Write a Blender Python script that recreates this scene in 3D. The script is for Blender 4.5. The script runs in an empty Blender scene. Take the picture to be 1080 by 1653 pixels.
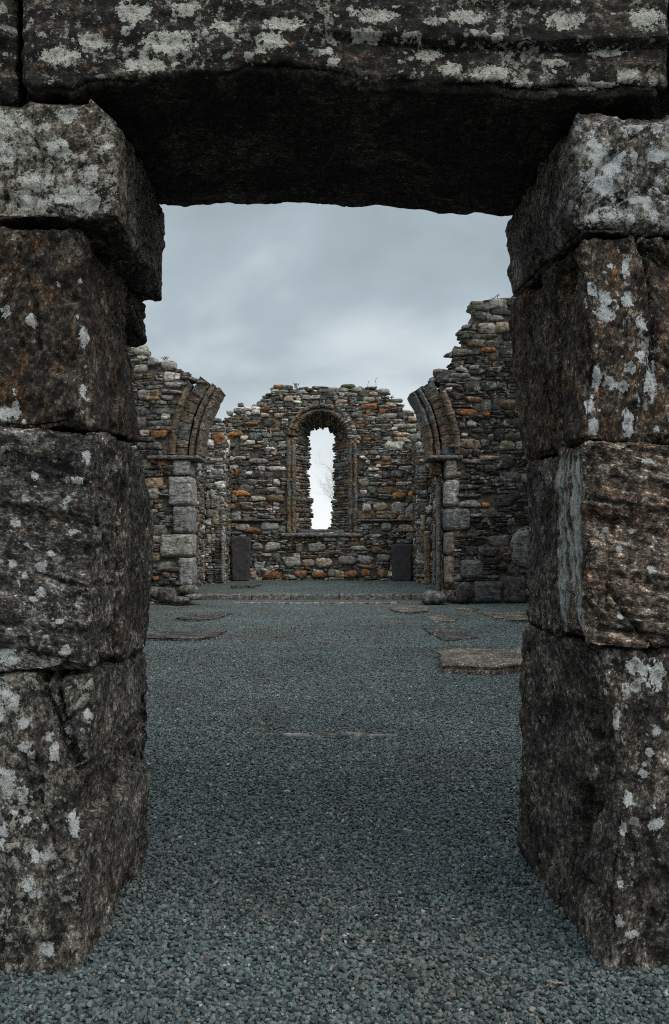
import bpy, bmesh, math, random
import numpy as np
from mathutils import Vector
SC = bpy.context.scene
COL = SC.collection
# ---------------------------------------------------------------- camera, sky, sun, exposure
F, CU, HV, EYE = 1500.0, 540.0, 878.0, 1.22          # focal length in photo pixels, centre, horizon, eye height
cam = bpy.data.cameras.new("camera"); cam_ob = bpy.data.objects.new("camera", cam); COL.objects.link(cam_ob)
cam_ob.location = (0, 0, EYE); cam_ob.rotation_euler = (math.radians(90), 0, 0)
cam.sensor_fit = 'VERTICAL'; cam.sensor_height = 36.0; cam.sensor_width = 24.0
cam.lens = 36.0 * F / 1653.0; cam.shift_y = (HV - 826.5) / 1653.0
cam.clip_start = 0.05; cam.clip_end = 2000
SC.camera = cam_ob
SC.view_settings.view_transform = 'Standard'; SC.view_settings.look = 'None'
SC.cycles.use_denoising = False; SC.cycles.filter_width = 1.1
SC.view_settings.exposure = 0.0; SC.view_settings.gamma = 1.0
SUN_EL, SUN_AZ = 46.0, 128.0                            # azimuth: degrees clockwise from the view direction (+Y)
world = bpy.data.worlds.new("World"); SC.world = world; world.use_nodes = True


class NT:
    """small helper to write node trees"""
    def __init__(s, tree):
        s.t = tree; tree.nodes.clear()
    def n(s, kind, **kw):
        nd = s.t.nodes.new(kind)
        for k, v in kw.items():
            if k.startswith('i_'):
                key = k[2:]
                key = int(key) if key.isdigit() else key.replace('_', ' ')
                if hasattr(v, 'is_output') or isinstance(v, bpy.types.NodeSocket): s.t.links.new(v, nd.inputs[key])
                else: nd.inputs[key].default_value = v
            else: setattr(nd, k, v)
        return nd
    def math(s, op, a, b=0.0, clamp=False):
        return s.n('ShaderNodeMath', operation=op, i_0=a, i_1=b, use_clamp=clamp).outputs[0]
    def noise(s, vec, scale, detail=6.0, rough=0.6, dist=0.0):
        return s.n('ShaderNodeTexNoise', i_Vector=vec, i_Scale=scale, i_Detail=detail, i_Roughness=rough, i_Distortion=dist).outputs[0]
    def ramp(s, fac, stops, mode='LINEAR'):
        r = s.n('ShaderNodeValToRGB', i_Fac=fac); cr = r.color_ramp; cr.interpolation = mode
        while len(cr.elements) < len(stops): cr.elements.new(0.5)
        for e, (p, c) in zip(cr.elements, stops):
            e.position = p; e.color = (c, c, c, 1) if isinstance(c, (int, float)) else (c[0], c[1], c[2], 1)
        return r.outputs[0]
    def step(s, fac, lo, hi):
        return s.n('ShaderNodeMapRange', i_Value=fac, i_1=lo, i_2=hi, i_3=0.0, i_4=1.0).outputs[0]
    def mix(s, f, a, b, blend='MIX'):
        m = s.n('ShaderNodeMix', data_type='RGBA', blend_type=blend)
        for idx, v in ((0, f), (6, a), (7, b)):
            if isinstance(v, bpy.types.NodeSocket): s.t.links.new(v, m.inputs[idx])
            else: m.inputs[idx].default_value = v if idx == 0 else (v[0], v[1], v[2], 1)
        return m.outputs[2]
    def map(s, vec, scale=(1, 1, 1), rot=(0, 0, 0), loc=(0, 0, 0)):
        return s.n('ShaderNodeMapping', i_Vector=vec, i_Scale=scale, i_Rotation=rot, i_Location=loc).outputs[0]


w = NT(world.node_tree)
sky = w.n('ShaderNodeTexSky', sky_type='NISHITA', sun_disc=False, sun_elevation=math.radians(SUN_EL),
          sun_rotation=math.radians(SUN_AZ), air_density=1.0, dust_density=2.0, ozone_density=1.5)
gen = w.n('ShaderNodeTexCoord').outputs['Generated']
sep = w.n('ShaderNodeSeparateXYZ', i_Vector=gen).outputs
cn = w.noise(w.map(gen, (2.4, 2.4, 4.0), loc=(0.35, 0.2, 0.75)), 1.5, 4.0, 0.48, 0.3)
cloud = w.ramp(cn, [(0.34, (0.285, 0.340, 0.370)), (0.47, (0.350, 0.415, 0.450)), (0.57, (0.50, 0.56, 0.59)), (0.70, (0.62, 0.67, 0.70))])
glow = w.step(sep[2], 0.17, 0.015)                      # overcast brightens to white low over the horizon
cloud = w.mix(glow, cloud, (0.80, 0.83, 0.84))
dome = w.math('MULTIPLY', w.math('ADD', w.math('MULTIPLY', w.step(sep[2], 0.42, 0.85), 1.9), 1.28), 10.0)   # an overcast sky is about three times brighter overhead
cloud10 = w.n('ShaderNodeVectorMath', operation='SCALE', i_0=cloud, i_Scale=dome).outputs[0]
skymix = w.mix(0.93, sky.outputs[0], cloud10)
bg = w.n('ShaderNodeBackground', i_Color=skymix, i_Strength=0.1)
w.t.links.new(bg.outputs[0], w.n('ShaderNodeOutputWorld').inputs[0])

sun = bpy.data.lights.new("sun", 'SUN'); sun.energy = 1.5; sun.angle = math.radians(42); sun.color = (1.0, 0.97, 0.93)
sun_ob = bpy.data.objects.new("sun", sun); COL.objects.link(sun_ob)
az, el = math.radians(SUN_AZ), math.radians(SUN_EL)
to_sun = Vector((math.sin(az) * math.cos(el), math.cos(az) * math.cos(el), math.sin(el)))
sun_ob.rotation_euler = to_sun.to_track_quat('Z', 'Y').to_euler(); sun_ob.location = (6, 4, 12)

# ---------------------------------------------------------------- helpers
def P(u, v, Y): return np.array(((u - CU) * Y / F, Y, EYE - (v - HV) * Y / F))
def X(u, Y): return (u - CU) * Y / F
def Z(v, Y): return EYE - (v - HV) * Y / F
def G(u, v, z=0.0):
    Y = (EYE - z) * F / (v - HV); return np.array(((u - CU) * Y / F, Y, z))
def _h(ix, iy, iz, seed):
    n = (ix * 374761393 + iy * 668265263 + iz * 2147483647 + seed * 1274126177) & 0xFFFFFFFF
    n = ((n ^ (n >> 13)) * 1274126177) & 0xFFFFFFFF
    n = ((n ^ (n >> 16)) * 2246822519) & 0xFFFFFFFF
    return ((n ^ (n >> 15)) & 0xFFFFFF) / float(0xFFFFFF)
def vnoise(p, seed=0):
    q = np.floor(p).astype(np.int64); f = p - q; f = f * f * f * (f * (f * 6 - 15) + 10); out = 0.0
    for dx in (0, 1):
        for dy in (0, 1):
            for dz in (0, 1):
                wgt = (f[..., 0] if dx else 1 - f[..., 0]) * (f[..., 1] if dy else 1 - f[..., 1]) * (f[..., 2] if dz else 1 - f[..., 2])
                out = out + wgt * _h(q[..., 0] + dx, q[..., 1] + dy, q[..., 2] + dz, seed)
    return out * 2 - 1
def fbm(p, seed=0, oct=4, gain=0.5):
    a, s, t = 1.0, 0.0, 0.0
    for k in range(oct):
        s = s + a * vnoise(p, seed + k * 17); t += a; a *= gain; p = p * 2.03 + 3.7
    return s / t
def wloc(o):
    l = Vector((0, 0, 0))
    while o: l += o.location; o = o.parent
    return l
def obj(name, verts, faces, material, parent=None, loc=None, smooth=True, attrs=None):
    """one mesh object from world-space vertices; local to its parent, or to loc when top-level"""
    verts = np.asarray(verts, dtype=np.float64)
    if loc is None: loc = (0, 0, 0) if parent else tuple((verts.min(0) + verts.max(0))[:2] / 2) + (verts[:, 2].min(),)
    base = np.array(wloc(parent)) if parent else np.array(loc)
    me = bpy.data.meshes.new(name)
    f = faces
    if isinstance(f, np.ndarray):
        k = f.shape[1]; nf = f.shape[0]
        me.vertices.add(len(verts)); me.vertices.foreach_set('co', (verts - base).astype(np.float32).ravel())
        me.loops.add(nf * k); me.loops.foreach_set('vertex_index', f.astype(np.int32).ravel())
        me.polygons.add(nf); me.polygons.foreach_set('loop_start', np.arange(0, nf * k, k, dtype=np.int32))
        me.update(calc_edges=True); me.validate()
    else:
        me.from_pydata([tuple(v) for v in (verts - base)], [], [tuple(int(i) for i in q) for q in f]); me.update()
    if smooth: me.polygons.foreach_set('use_smooth', np.ones(len(me.polygons), dtype=bool))
    for an, av in (attrs or {}).items():
        av = np.asarray(av, dtype=np.float32)
        if av.ndim == 1: me.attributes.new(an, 'FLOAT', 'POINT').data.foreach_set('value', av)
        else:
            c4 = np.ones((len(av), 4), dtype=np.float32); c4[:, :3] = av[:, :3]
            me.attributes.new(an, 'FLOAT_COLOR', 'POINT').data.foreach_set('color', c4.ravel())
    me.materials.append(material)
    o = bpy.data.objects.new(name, me); COL.objects.link(o)
    if parent: o.parent = parent
    else: o.location = loc
    return o
def tag(o, label, cat, group=None):
    o['label'] = label; o['category'] = cat; o['kind'] = 'thing'
    if group: o['group'] = group
    return o
def thing(name, label, cat, loc, group=None):
    o = bpy.data.objects.new(name, None); COL.objects.link(o); o.location = loc; o.empty_display_size = 0.2
    return tag(o, label, cat, group)
def structure(o, kind='structure'): o['kind'] = kind; return o

# ---------------------------------------------------------------- materials
def finish(t, color, bump, rough=0.9, strength=0.6, dist=0.01, spec=0.25):
    b = t.n('ShaderNodeBump', i_Strength=strength, i_Distance=dist, i_Height=bump)
    p = t.n('ShaderNodeBsdfPrincipled', i_Roughness=rough)
    t.t.links.new(color, p.inputs['Base Color']); t.t.links.new(b.outputs[0], p.inputs['Normal'])
    p.inputs['Specular IOR Level'].default_value = spec
    t.t.links.new(p.outputs[0], t.n('ShaderNodeOutputMaterial').inputs[0])
def new_mat(name):
    m = bpy.data.materials.new(name); m.use_nodes = True; return m, NT(m.node_tree)

def schist(name, dark, mid, light, rust=0.3, rustcol=(0.20, 0.085, 0.032), lich=0.5, lscale=9.0, speck=0.5, ang=0.0, stretch=5.0,
           lcol=(0.33, 0.33, 0.295), spotcol=(0.60, 0.61, 0.58), axis='XZ', seed=0.0, fine=1.0):
    """weathered mica schist with rust, crusted lichen and the round pale lichens stored as 'spot'"""
    dark, mid, light = (tuple(c * q * k for c, k in zip(col, (1.07, 1.0, 0.92))) for col, q in ((dark, 0.68), (mid, 1.22), (light, 1.75)))
    spotcol = tuple(min(0.88, c * 1.5 * k) for c, k in zip(spotcol, (1.05, 1.0, 0.94))); lcol = tuple(c * 1.2 * k for c, k in zip(lcol, (1.06, 1.0, 0.95)))
    m, t = new_mat(name)
    co = t.n('ShaderNodeTexCoord').outputs['Object']
    co = t.map(co, loc=(seed, seed * 1.7, -seed))
    rot = (0, math.radians(ang), 0)
    s = t.map(t.map(co, rot=rot), scale=(1, 1, stretch))
    n1 = t.noise(s, 4.0, 12.0, 0.68, 0.6)
    base = t.ramp(n1, [(0.36, dark), (0.51, mid), (0.64, light)])
    iso = t.noise(co, 24.0, 10.0, 0.78)
    fin = t.noise(t.map(t.map(co, rot=rot), scale=(1, 1, 1 + stretch * 0.10)), 58.0, 8.0, 0.82)
    n2 = t.noise(s, 3.1, 6.0, 0.62, 0.8)
    n2b = t.math('ADD', n2, t.math('MULTIPLY', t.math('SUBTRACT', iso, 0.5), 0.55))
    base = t.mix(t.math('MULTIPLY', t.step(n2b, 0.62 - 0.18 * rust, 0.82 - 0.18 * rust), min(1.0, 0.35 + rust)), base, rustcol)
    base = t.mix(1.0, base, t.ramp(fin, [(0.40, 0.12), (0.47, 0.62), (0.53, 1.15), (0.57, 1.7), (0.63, 3.0)]), 'MULTIPLY')
    base = t.mix(1.0, base, t.ramp(iso, [(0.40, 0.22), (0.48, 0.82), (0.54, 1.25), (0.60, 1.7)]), 'MULTIPLY')
    # crystalline grain and glints of mica: one value per grain
    g = t.n('ShaderNodeSeparateColor', i_Color=t.n('ShaderNodeTexVoronoi', i_Vector=t.map(t.map(co, rot=rot), scale=(1, 1, 1 + stretch * 0.15)), i_Scale=150.0).outputs['Color']).outputs[0]
    g2 = t.n('ShaderNodeSeparateColor', i_Color=t.n('ShaderNodeTexVoronoi', i_Vector=co, i_Scale=62.0).outputs['Color']).outputs[1]
    base = t.mix(1.0, base, t.ramp(g, [(0.0, 0.62), (0.35, 0.88), (0.80, 1.10), (0.92, 1.0 + 0.6 * speck), (1.0, 1.0 + 2.6 * speck)]), 'MULTIPLY')
    base = t.mix(1.0, base, t.ramp(g2, [(0.0, 0.55), (0.3, 0.88), (0.8, 1.1), (1.0, 1.0 + 0.8 * speck)]), 'MULTIPLY')
    gr = t.math('SUBTRACT', t.math('MULTIPLY', t.math('ADD', g, g2), 0.5), 0.5)
    mid_n = t.noise(co, 34.0, 6.0, 0.7)
    opn = t.n('ShaderNodeAttribute', attribute_name='open').outputs['Fac']      # lichen by facing: fronts keep it, reveals and undersides lose it as painted-in shade
    pl = t.n('ShaderNodeAttribute', attribute_name='plate').outputs['Fac']
    base = t.mix(pl, base, t.ramp(t.noise(t.map(co, scale=(1, 1, 0.12)), 60.0, 6.0, 0.75), [(0.42, (0.16, 0.165, 0.15)), (0.48, (0.52, 0.54, 0.50)), (0.58, (0.74, 0.76, 0.72))]))
    # crust lichen: broad patches, eaten at the edges and inside
    b1 = t.noise(co, lscale, 9.0, 0.66, 0.4)
    b2 = t.noise(co, lscale * 5.5, 5.0, 0.7)
    field = t.math('ADD', t.math('ADD', b1, t.math('MULTIPLY', gr, 0.22)), t.math('MULTIPLY', t.math('SUBTRACT', b2, 0.5), 1.35))
    lm = t.step(field, 0.73 - 0.24 * lich, 0.755 - 0.24 * lich)
    lshade = t.ramp(t.noise(co, 48.0, 8.0, 0.82), [(0.40, tuple(c * 0.14 for c in lcol)), (0.46, tuple(c * 0.75 for c in lcol)), (0.53, tuple(c * 1.2 for c in lcol)), (0.60, tuple(min(1, c * 1.8) for c in lcol))])
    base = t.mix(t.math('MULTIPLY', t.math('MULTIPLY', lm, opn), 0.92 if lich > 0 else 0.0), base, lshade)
    # small dots of lichen
    v = t.n('ShaderNodeTexVoronoi', i_Vector=t.map(co, loc=(3, 1, 2)), i_Scale=17.0, i_Randomness=1.0)
    rnd = t.n('ShaderNodeSeparateColor', i_Color=v.outputs['Color']).outputs
    rad = t.math('MULTIPLY', t.math('MAXIMUM', t.math('SUBTRACT', rnd[0], 0.78 - 0.30 * lich), 0.0), 0.95)
    dd = t.math('ADD', v.outputs['Distance'], t.math('MULTIPLY', t.math('SUBTRACT', mid_n, 0.5), 1.1))
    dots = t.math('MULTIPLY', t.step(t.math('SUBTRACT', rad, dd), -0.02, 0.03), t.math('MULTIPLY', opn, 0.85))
    at = t.n('ShaderNodeAttribute', attribute_name='spot').outputs['Fac']
    sf = t.math('ADD', at, t.math('ADD', t.math('MULTIPLY', t.math('SUBTRACT', mid_n, 0.5), 1.5), t.math('MULTIPLY', t.math('SUBTRACT', fin, 0.5), 1.5)))
    sm = t.step(t.math('ADD', sf, t.math('MULTIPLY', gr, 0.14)), 0.375, 0.41)
    pale = t.ramp(t.noise(co, 52.0, 8.0, 0.8), [(0.39, tuple(c * 0.08 for c in spotcol)), (0.43, tuple(c * 0.55 for c in spotcol)), (0.465, tuple(c * 0.95 for c in spotcol)), (0.56, tuple(min(0.9, c * 1.25) for c in spotcol))])
    allm = t.math('MAXIMUM', dots, sm)
    pale = t.mix(1.0, pale, t.ramp(g, [(0.0, 0.8), (0.4, 0.97), (1.0, 1.08)]), 'MULTIPLY')
    base = t.mix(allm, base, pale)
    h = t.math('ADD', t.math('MULTIPLY', n1, 1.3), t.math('ADD', t.math('MULTIPLY', iso, 1.2), t.math('ADD', t.math('MULTIPLY', fin, 0.8 * fine), t.math('MULTIPLY', gr, 0.10))))
    h = t.math('ADD', h, t.math('ADD', t.math('MULTIPLY', allm, 0.25), t.math('MULTIPLY', lm, 0.12)))
    finish(t, base, h, 0.82, 1.0, 0.022, 0.3)
    return m

def rubble_mat(name, mortar=False, lichen=0.6):
    m, t = new_mat(name)
    co = t.n('ShaderNodeTexCoord').outputs['Object']
    n1 = t.noise(co, 14.0, 8.0, 0.7, 0.3); n2 = t.noise(co, 45.0, 5.0, 0.7)
    st = t.noise(t.map(co, scale=(1, 1, 4.5)), 9.0, 6.0, 0.65)
    if mortar:
        base = t.ramp(n1, [(0.38, (0.030, 0.027, 0.023)), (0.62, (0.17, 0.15, 0.125))])
    else:
        c = t.n('ShaderNodeAttribute', attribute_name='col').outputs['Color']
        k = t.ramp(t.math('ADD', t.math('MULTIPLY', n1, 0.5), t.math('MULTIPLY', st, 0.5)), [(0.40, 0.18), (0.48, 0.75), (0.54, 1.25), (0.62, 2.2)])
        base = t.mix(1.0, c, k, 'MULTIPLY')
        base = t.mix(t.math('MULTIPLY', t.step(n2, 0.46, 0.30), 0.7), base, (0.02, 0.018, 0.016))
        base = t.mix(t.math('MULTIPLY', t.step(t.noise(co, 5.0, 10.0, 0.8, 0.5), 0.555, 0.585), lichen), base, (0.42, 0.42, 0.40))
        base = t.mix(t.math('MULTIPLY', t.step(t.noise(t.map(co, loc=(4, 4, 4)), 3.0, 8.0, 0.7), 0.62, 0.74), 0.5), base, (0.13, 0.065, 0.028))
    h = t.math('ADD', n1, t.math('ADD', t.math('MULTIPLY', n2, 0.5), t.math('MULTIPLY', st, 0.6)))
    finish(t, base, h, 0.88, 0.8, 0.02, 0.25)
    return m

M = {}
M['rubble'] = rubble_mat('rubble stone'); M['mortar'] = rubble_mat('dark mortar', True)
M['dressed'] = rubble_mat('dressed sandstone', False, 0.15)
D = dict
M['lintel'] = schist('lintel schist', (0.016, 0.0145, 0.013), (0.036, 0.032, 0.027), (0.085, 0.074, 0.062), rust=0.26, lich=0.44, lscale=6.5, speck=0.55, stretch=3.5, seed=1.3, spotcol=(0.50, 0.495, 0.45))
M['crusted'] = schist('crusted schist', (0.05, 0.045, 0.04), (0.11, 0.10, 0.085), (0.19, 0.175, 0.15), rust=0.2, lich=1.0, lscale=8.0, speck=0.5, stretch=1.6, seed=5.1, lcol=(0.37, 0.36, 0.325), spotcol=(0.52, 0.52, 0.48))
M['brown'] = schist('brown schist', (0.035, 0.030, 0.026), (0.075, 0.063, 0.052), (0.14, 0.125, 0.11), rust=0.68, rustcol=(0.155, 0.080, 0.034), lich=0.0, lscale=10.0, speck=0.55, ang=70, stretch=3.0, seed=8.9)
M['grey'] = schist('grey schist', (0.045, 0.044, 0.043), (0.105, 0.101, 0.097), (0.20, 0.19, 0.18), rust=0.40, rustcol=(0.17, 0.088, 0.045), lich=0.22, lscale=8.0, speck=0.75, ang=-10, stretch=4.5, seed=12.4)
M['mottled'] = schist('mottled schist', (0.05, 0.046, 0.042), (0.115, 0.107, 0.097), (0.19, 0.178, 0.162), rust=0.22, rustcol=(0.12, 0.06, 0.03), lich=0.62, lscale=7.0, speck=0.5, ang=85, stretch=2.5, seed=15.7, lcol=(0.31, 0.32, 0.275))
M['lichened'] = schist('lichened pale schist', (0.05, 0.046, 0.041), (0.12, 0.112, 0.10), (0.215, 0.205, 0.19), rust=0.25, lich=0.85, lscale=10.0, speck=0.6, ang=60, stretch=2.0, seed=21.2, lcol=(0.34, 0.35, 0.335), spotcol=(0.62, 0.66, 0.66))
M['streaked'] = schist('streaked brown schist', (0.03, 0.026, 0.022), (0.075, 0.060, 0.048), (0.16, 0.135, 0.105), rust=0.66, rustcol=(0.185, 0.092, 0.042), lich=0.38, lscale=9.0, speck=0.5, ang=78, stretch=5.0, seed=27.5, spotcol=(0.64, 0.65, 0.61))
M['banded'] = schist('banded rusty schist', (0.055, 0.046, 0.040), (0.15, 0.122, 0.10), (0.30, 0.26, 0.225), rust=0.55, rustcol=(0.19, 0.088, 0.042), lich=0.15, lscale=9.0, speck=0.9, ang=-12, stretch=6.0, seed=33.3, spotcol=(0.50, 0.52, 0.50))
M['dark'] = schist('dark schist', (0.034, 0.031, 0.029), (0.085, 0.078, 0.070), (0.17, 0.158, 0.142), rust=0.42, rustcol=(0.12, 0.06, 0.03), lich=0.32, lscale=8.0, speck=0.6, ang=75, stretch=3.5, seed=40.2)
M['slab'] = schist('slab stone', (0.07, 0.062, 0.054), (0.12, 0.105, 0.09), (0.20, 0.172, 0.14), rust=0.4, rustcol=(0.22, 0.13, 0.07), lich=0.2, lscale=5.0, speck=0.4, stretch=1.5, seed=44.0)
M['slabdark'] = schist('dark slab stone', (0.028, 0.028, 0.029), (0.055, 0.054, 0.055), (0.10, 0.096, 0.092), rust=0.2, lich=0.12, lscale=5.0, speck=0.4, stretch=1.5, seed=48.0)

def gravel_color(t, fac):
    k = 1.28
    return t.ramp(fac, [(q, tuple((x * 0.80 + 0.20 * sum(cc) / 3) * k * w_ for x, w_ in zip(cc, (1.0, 1.01, 0.985)))) for q, cc in ((0.0, (0.020, 0.026, 0.028)), (0.22, (0.042, 0.060, 0.064)), (0.45, (0.066, 0.095, 0.101)), (0.62, (0.090, 0.118, 0.121)),
                        (0.80, (0.135, 0.164, 0.165)), (0.93, (0.10, 0.105, 0.10)), (0.972, (0.13, 0.10, 0.08)), (0.994, (0.26, 0.255, 0.24)), (1.0, (0.40, 0.385, 0.36)))])
m, t = new_mat('gravel sheet'); M['gravel'] = m
co = t.n('ShaderNodeTexCoord').outputs['Object']
flat = t.map(co, scale=(1, 1, 0.05))
v = t.n('ShaderNodeTexVoronoi', i_Vector=t.n('ShaderNodeVectorMath', operation='ADD', i_0=flat, i_1=t.n('ShaderNodeVectorMath', operation='SCALE', i_0=t.n('ShaderNodeTexNoise', i_Vector=flat, i_Scale=60.0).outputs[1], i_Scale=0.008).outputs[0]).outputs[0], i_Scale=62.0)
rc = t.n('ShaderNodeSeparateColor', i_Color=v.outputs['Color']).outputs[0]
c = gravel_color(t, rc)
c = t.mix(1.0, c, (1.22, 1.20, 1.18), 'MULTIPLY')
c = t.mix(1.0, c, t.ramp(t.noise(flat, 14.0, 6.0, 0.8), [(0.40, 0.5), (0.5, 1.0), (0.6, 1.7)]), 'MULTIPLY')
c = t.mix(t.math('MULTIPLY', t.step(v.outputs['Distance'], 0.4, 0.8), 0.6), c, (0.02, 0.025, 0.027))
bp = t.step(t.noise(flat, 0.55, 6.0, 0.65), 0.48, 0.60)
c = t.mix(t.math('MULTIPLY', bp, 0.65), c, t.mix(1.0, c, (0.92, 0.74, 0.62), 'MULTIPLY'))
big = t.noise(flat, 0.9, 5.0, 0.6)
c = t.mix(1.0, c, t.ramp(big, [(0.3, (0.82, 0.82, 0.82)), (0.7, (1.15, 1.13, 1.1))]), 'MULTIPLY')
finish(t, c, t.math('SUBTRACT', 1.0, v.outputs['Distance']), 0.9, 1.0, 0.012, 0.2)
m, t = new_mat('gravel stones'); M['pebble'] = m
rnd = t.n('ShaderNodeObjectInfo').outputs['Random']
c = gravel_color(t, rnd)
pos = t.n('ShaderNodeNewGeometry').outputs['Position']
bp = t.step(t.noise(t.map(pos, scale=(1, 1, 0.05)), 0.55, 6.0, 0.65), 0.50, 0.62)
c = t.mix(t.math('MULTIPLY', bp, 0.45), c, t.mix(1.0, c, (0.92, 0.74, 0.62), 'MULTIPLY'))
c = t.mix(1.0, c, t.ramp(t.noise(pos, 0.9, 5.0, 0.6), [(0.3, (0.82, 0.82, 0.82)), (0.7, (1.15, 1.13, 1.1))]), 'MULTIPLY')
nn = t.noise(pos, 240.0, 3.0, 0.6)
c = t.mix(1.0, c, t.ramp(nn, [(0.3, 0.7), (0.7, 1.25)]), 'MULTIPLY')
finish(t, c, nn, 0.8, 0.4, 0.002, 0.3)
m, t = new_mat('grass ground'); M['grassland'] = m
co = t.n('ShaderNodeTexCoord').outputs['Object']
c = t.ramp(t.noise(co, 1.5, 10.0, 0.7), [(0.3, (0.035, 0.045, 0.018)), (0.7, (0.085, 0.10, 0.045))])
finish(t, c, t.noise(co, 30.0, 6.0, 0.7), 0.95, 0.8, 0.05, 0.1)
def plain(name, a, b, scale=20.0, rough=0.9):
    m, t = new_mat(name); co = t.n('ShaderNodeTexCoord').outputs['Object']; n = t.noise(co, scale, 6.0, 0.65)
    finish(t, t.ramp(n, [(0.3, a), (0.7, b)]), n, rough, 0.5, 0.005, 0.2); return m
M['bark'] = plain('pale bark', (0.34, 0.33, 0.31), (0.52, 0.51, 0.48), 8.0)
M['leaf'] = plain('evergreen leaf', (0.030, 0.055, 0.024), (0.085, 0.12, 0.055), 6.0)
M['drygrass'] = plain('dry stalk', (0.07, 0.065, 0.035), (0.15, 0.14, 0.075), 30.0)
M['headstone'] = plain('dark headstone', (0.040, 0.036, 0.038), (0.085, 0.076, 0.076), 9.0, 0.8)
M['straw'] = plain('straw', (0.30, 0.21, 0.13), (0.48, 0.36, 0.24), 60.0)

# ---------------------------------------------------------------- shapes
def box_grid(dim, res):
    n = [max(2, int(math.ceil(d / res))) for d in dim]
    pts, quads, off = [], [], 0
    for ax in range(3):
        b, c = [(1, 2), (2, 0), (0, 1)][ax]
        gb, gc = np.meshgrid(np.linspace(0, dim[b], n[b] + 1), np.linspace(0, dim[c], n[c] + 1), indexing='ij')
        for side in (0, 1):
            p = np.zeros(gb.shape + (3,)); p[..., ax] = dim[ax] * side; p[..., b] = gb; p[..., c] = gc
            idx = np.arange(gb.size).reshape(gb.shape) + off; off += gb.size
            q = np.stack([idx[:-1, :-1], idx[1:, :-1], idx[1:, 1:], idx[:-1, 1:]], -1).reshape(-1, 4)
            quads.append(q if side else q[:, ::-1]); pts.append(p.reshape(-1, 3))
    pts = np.concatenate(pts); quads = np.concatenate(quads)
    key = np.round(pts / (min(res, min(dim)) * 0.01)).astype(np.int64)
    _, first, inv = np.unique(key, axis=0, return_index=True, return_inverse=True)
    return pts[first], inv.reshape(-1)[quads]
def rounded(dim, r, res):
    p, q = box_grid(dim, res); dim = np.array(dim); r = min(r, dim.min() * 0.49)
    c = np.clip(p, r, dim - r); d = p - c; n = d / np.linalg.norm(d, axis=1, keepdims=True)
    return c + r * n, n, q, dim
def polydist(pt, line):
    d = np.full(len(pt), 9.0)
    for a, b in zip(line[:-1], line[1:]):
        a, b = np.array(a), np.array(b); ab = b - a
        tt = np.clip(((pt - a) @ ab) / max(1e-12, ab @ ab), 0, 1)
        d = np.minimum(d, np.linalg.norm(pt - (a + tt[:, None] * ab), axis=1))
    return d
def curve(pts):
    """piecewise function of z from (z, x) pairs or a constant"""
    if isinstance(pts, (int, float)): return lambda z: np.full_like(z, pts)
    pts = sorted(pts); zs = [p[0] for p in pts]; xs = [p[1] for p in pts]
    return lambda z: np.interp(z, zs, xs)
def satellites(spots, seed):
    """small daughter lichens round each larger one"""
    r = random.Random(seed); out = list(spots)
    for (u, v, ru, rv) in spots:
        for _ in range(r.choice((1, 2, 3, 3))):
            a = r.uniform(0, 6.28); d = r.uniform(1.3, 2.8); q = r.uniform(0.12, 0.30); out.append((u + ru * d * math.cos(a), v + rv * d * math.sin(a), max(2.2, ru * q), max(2.2, rv * q * r.uniform(0.8, 1.3))))
    return out
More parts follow.
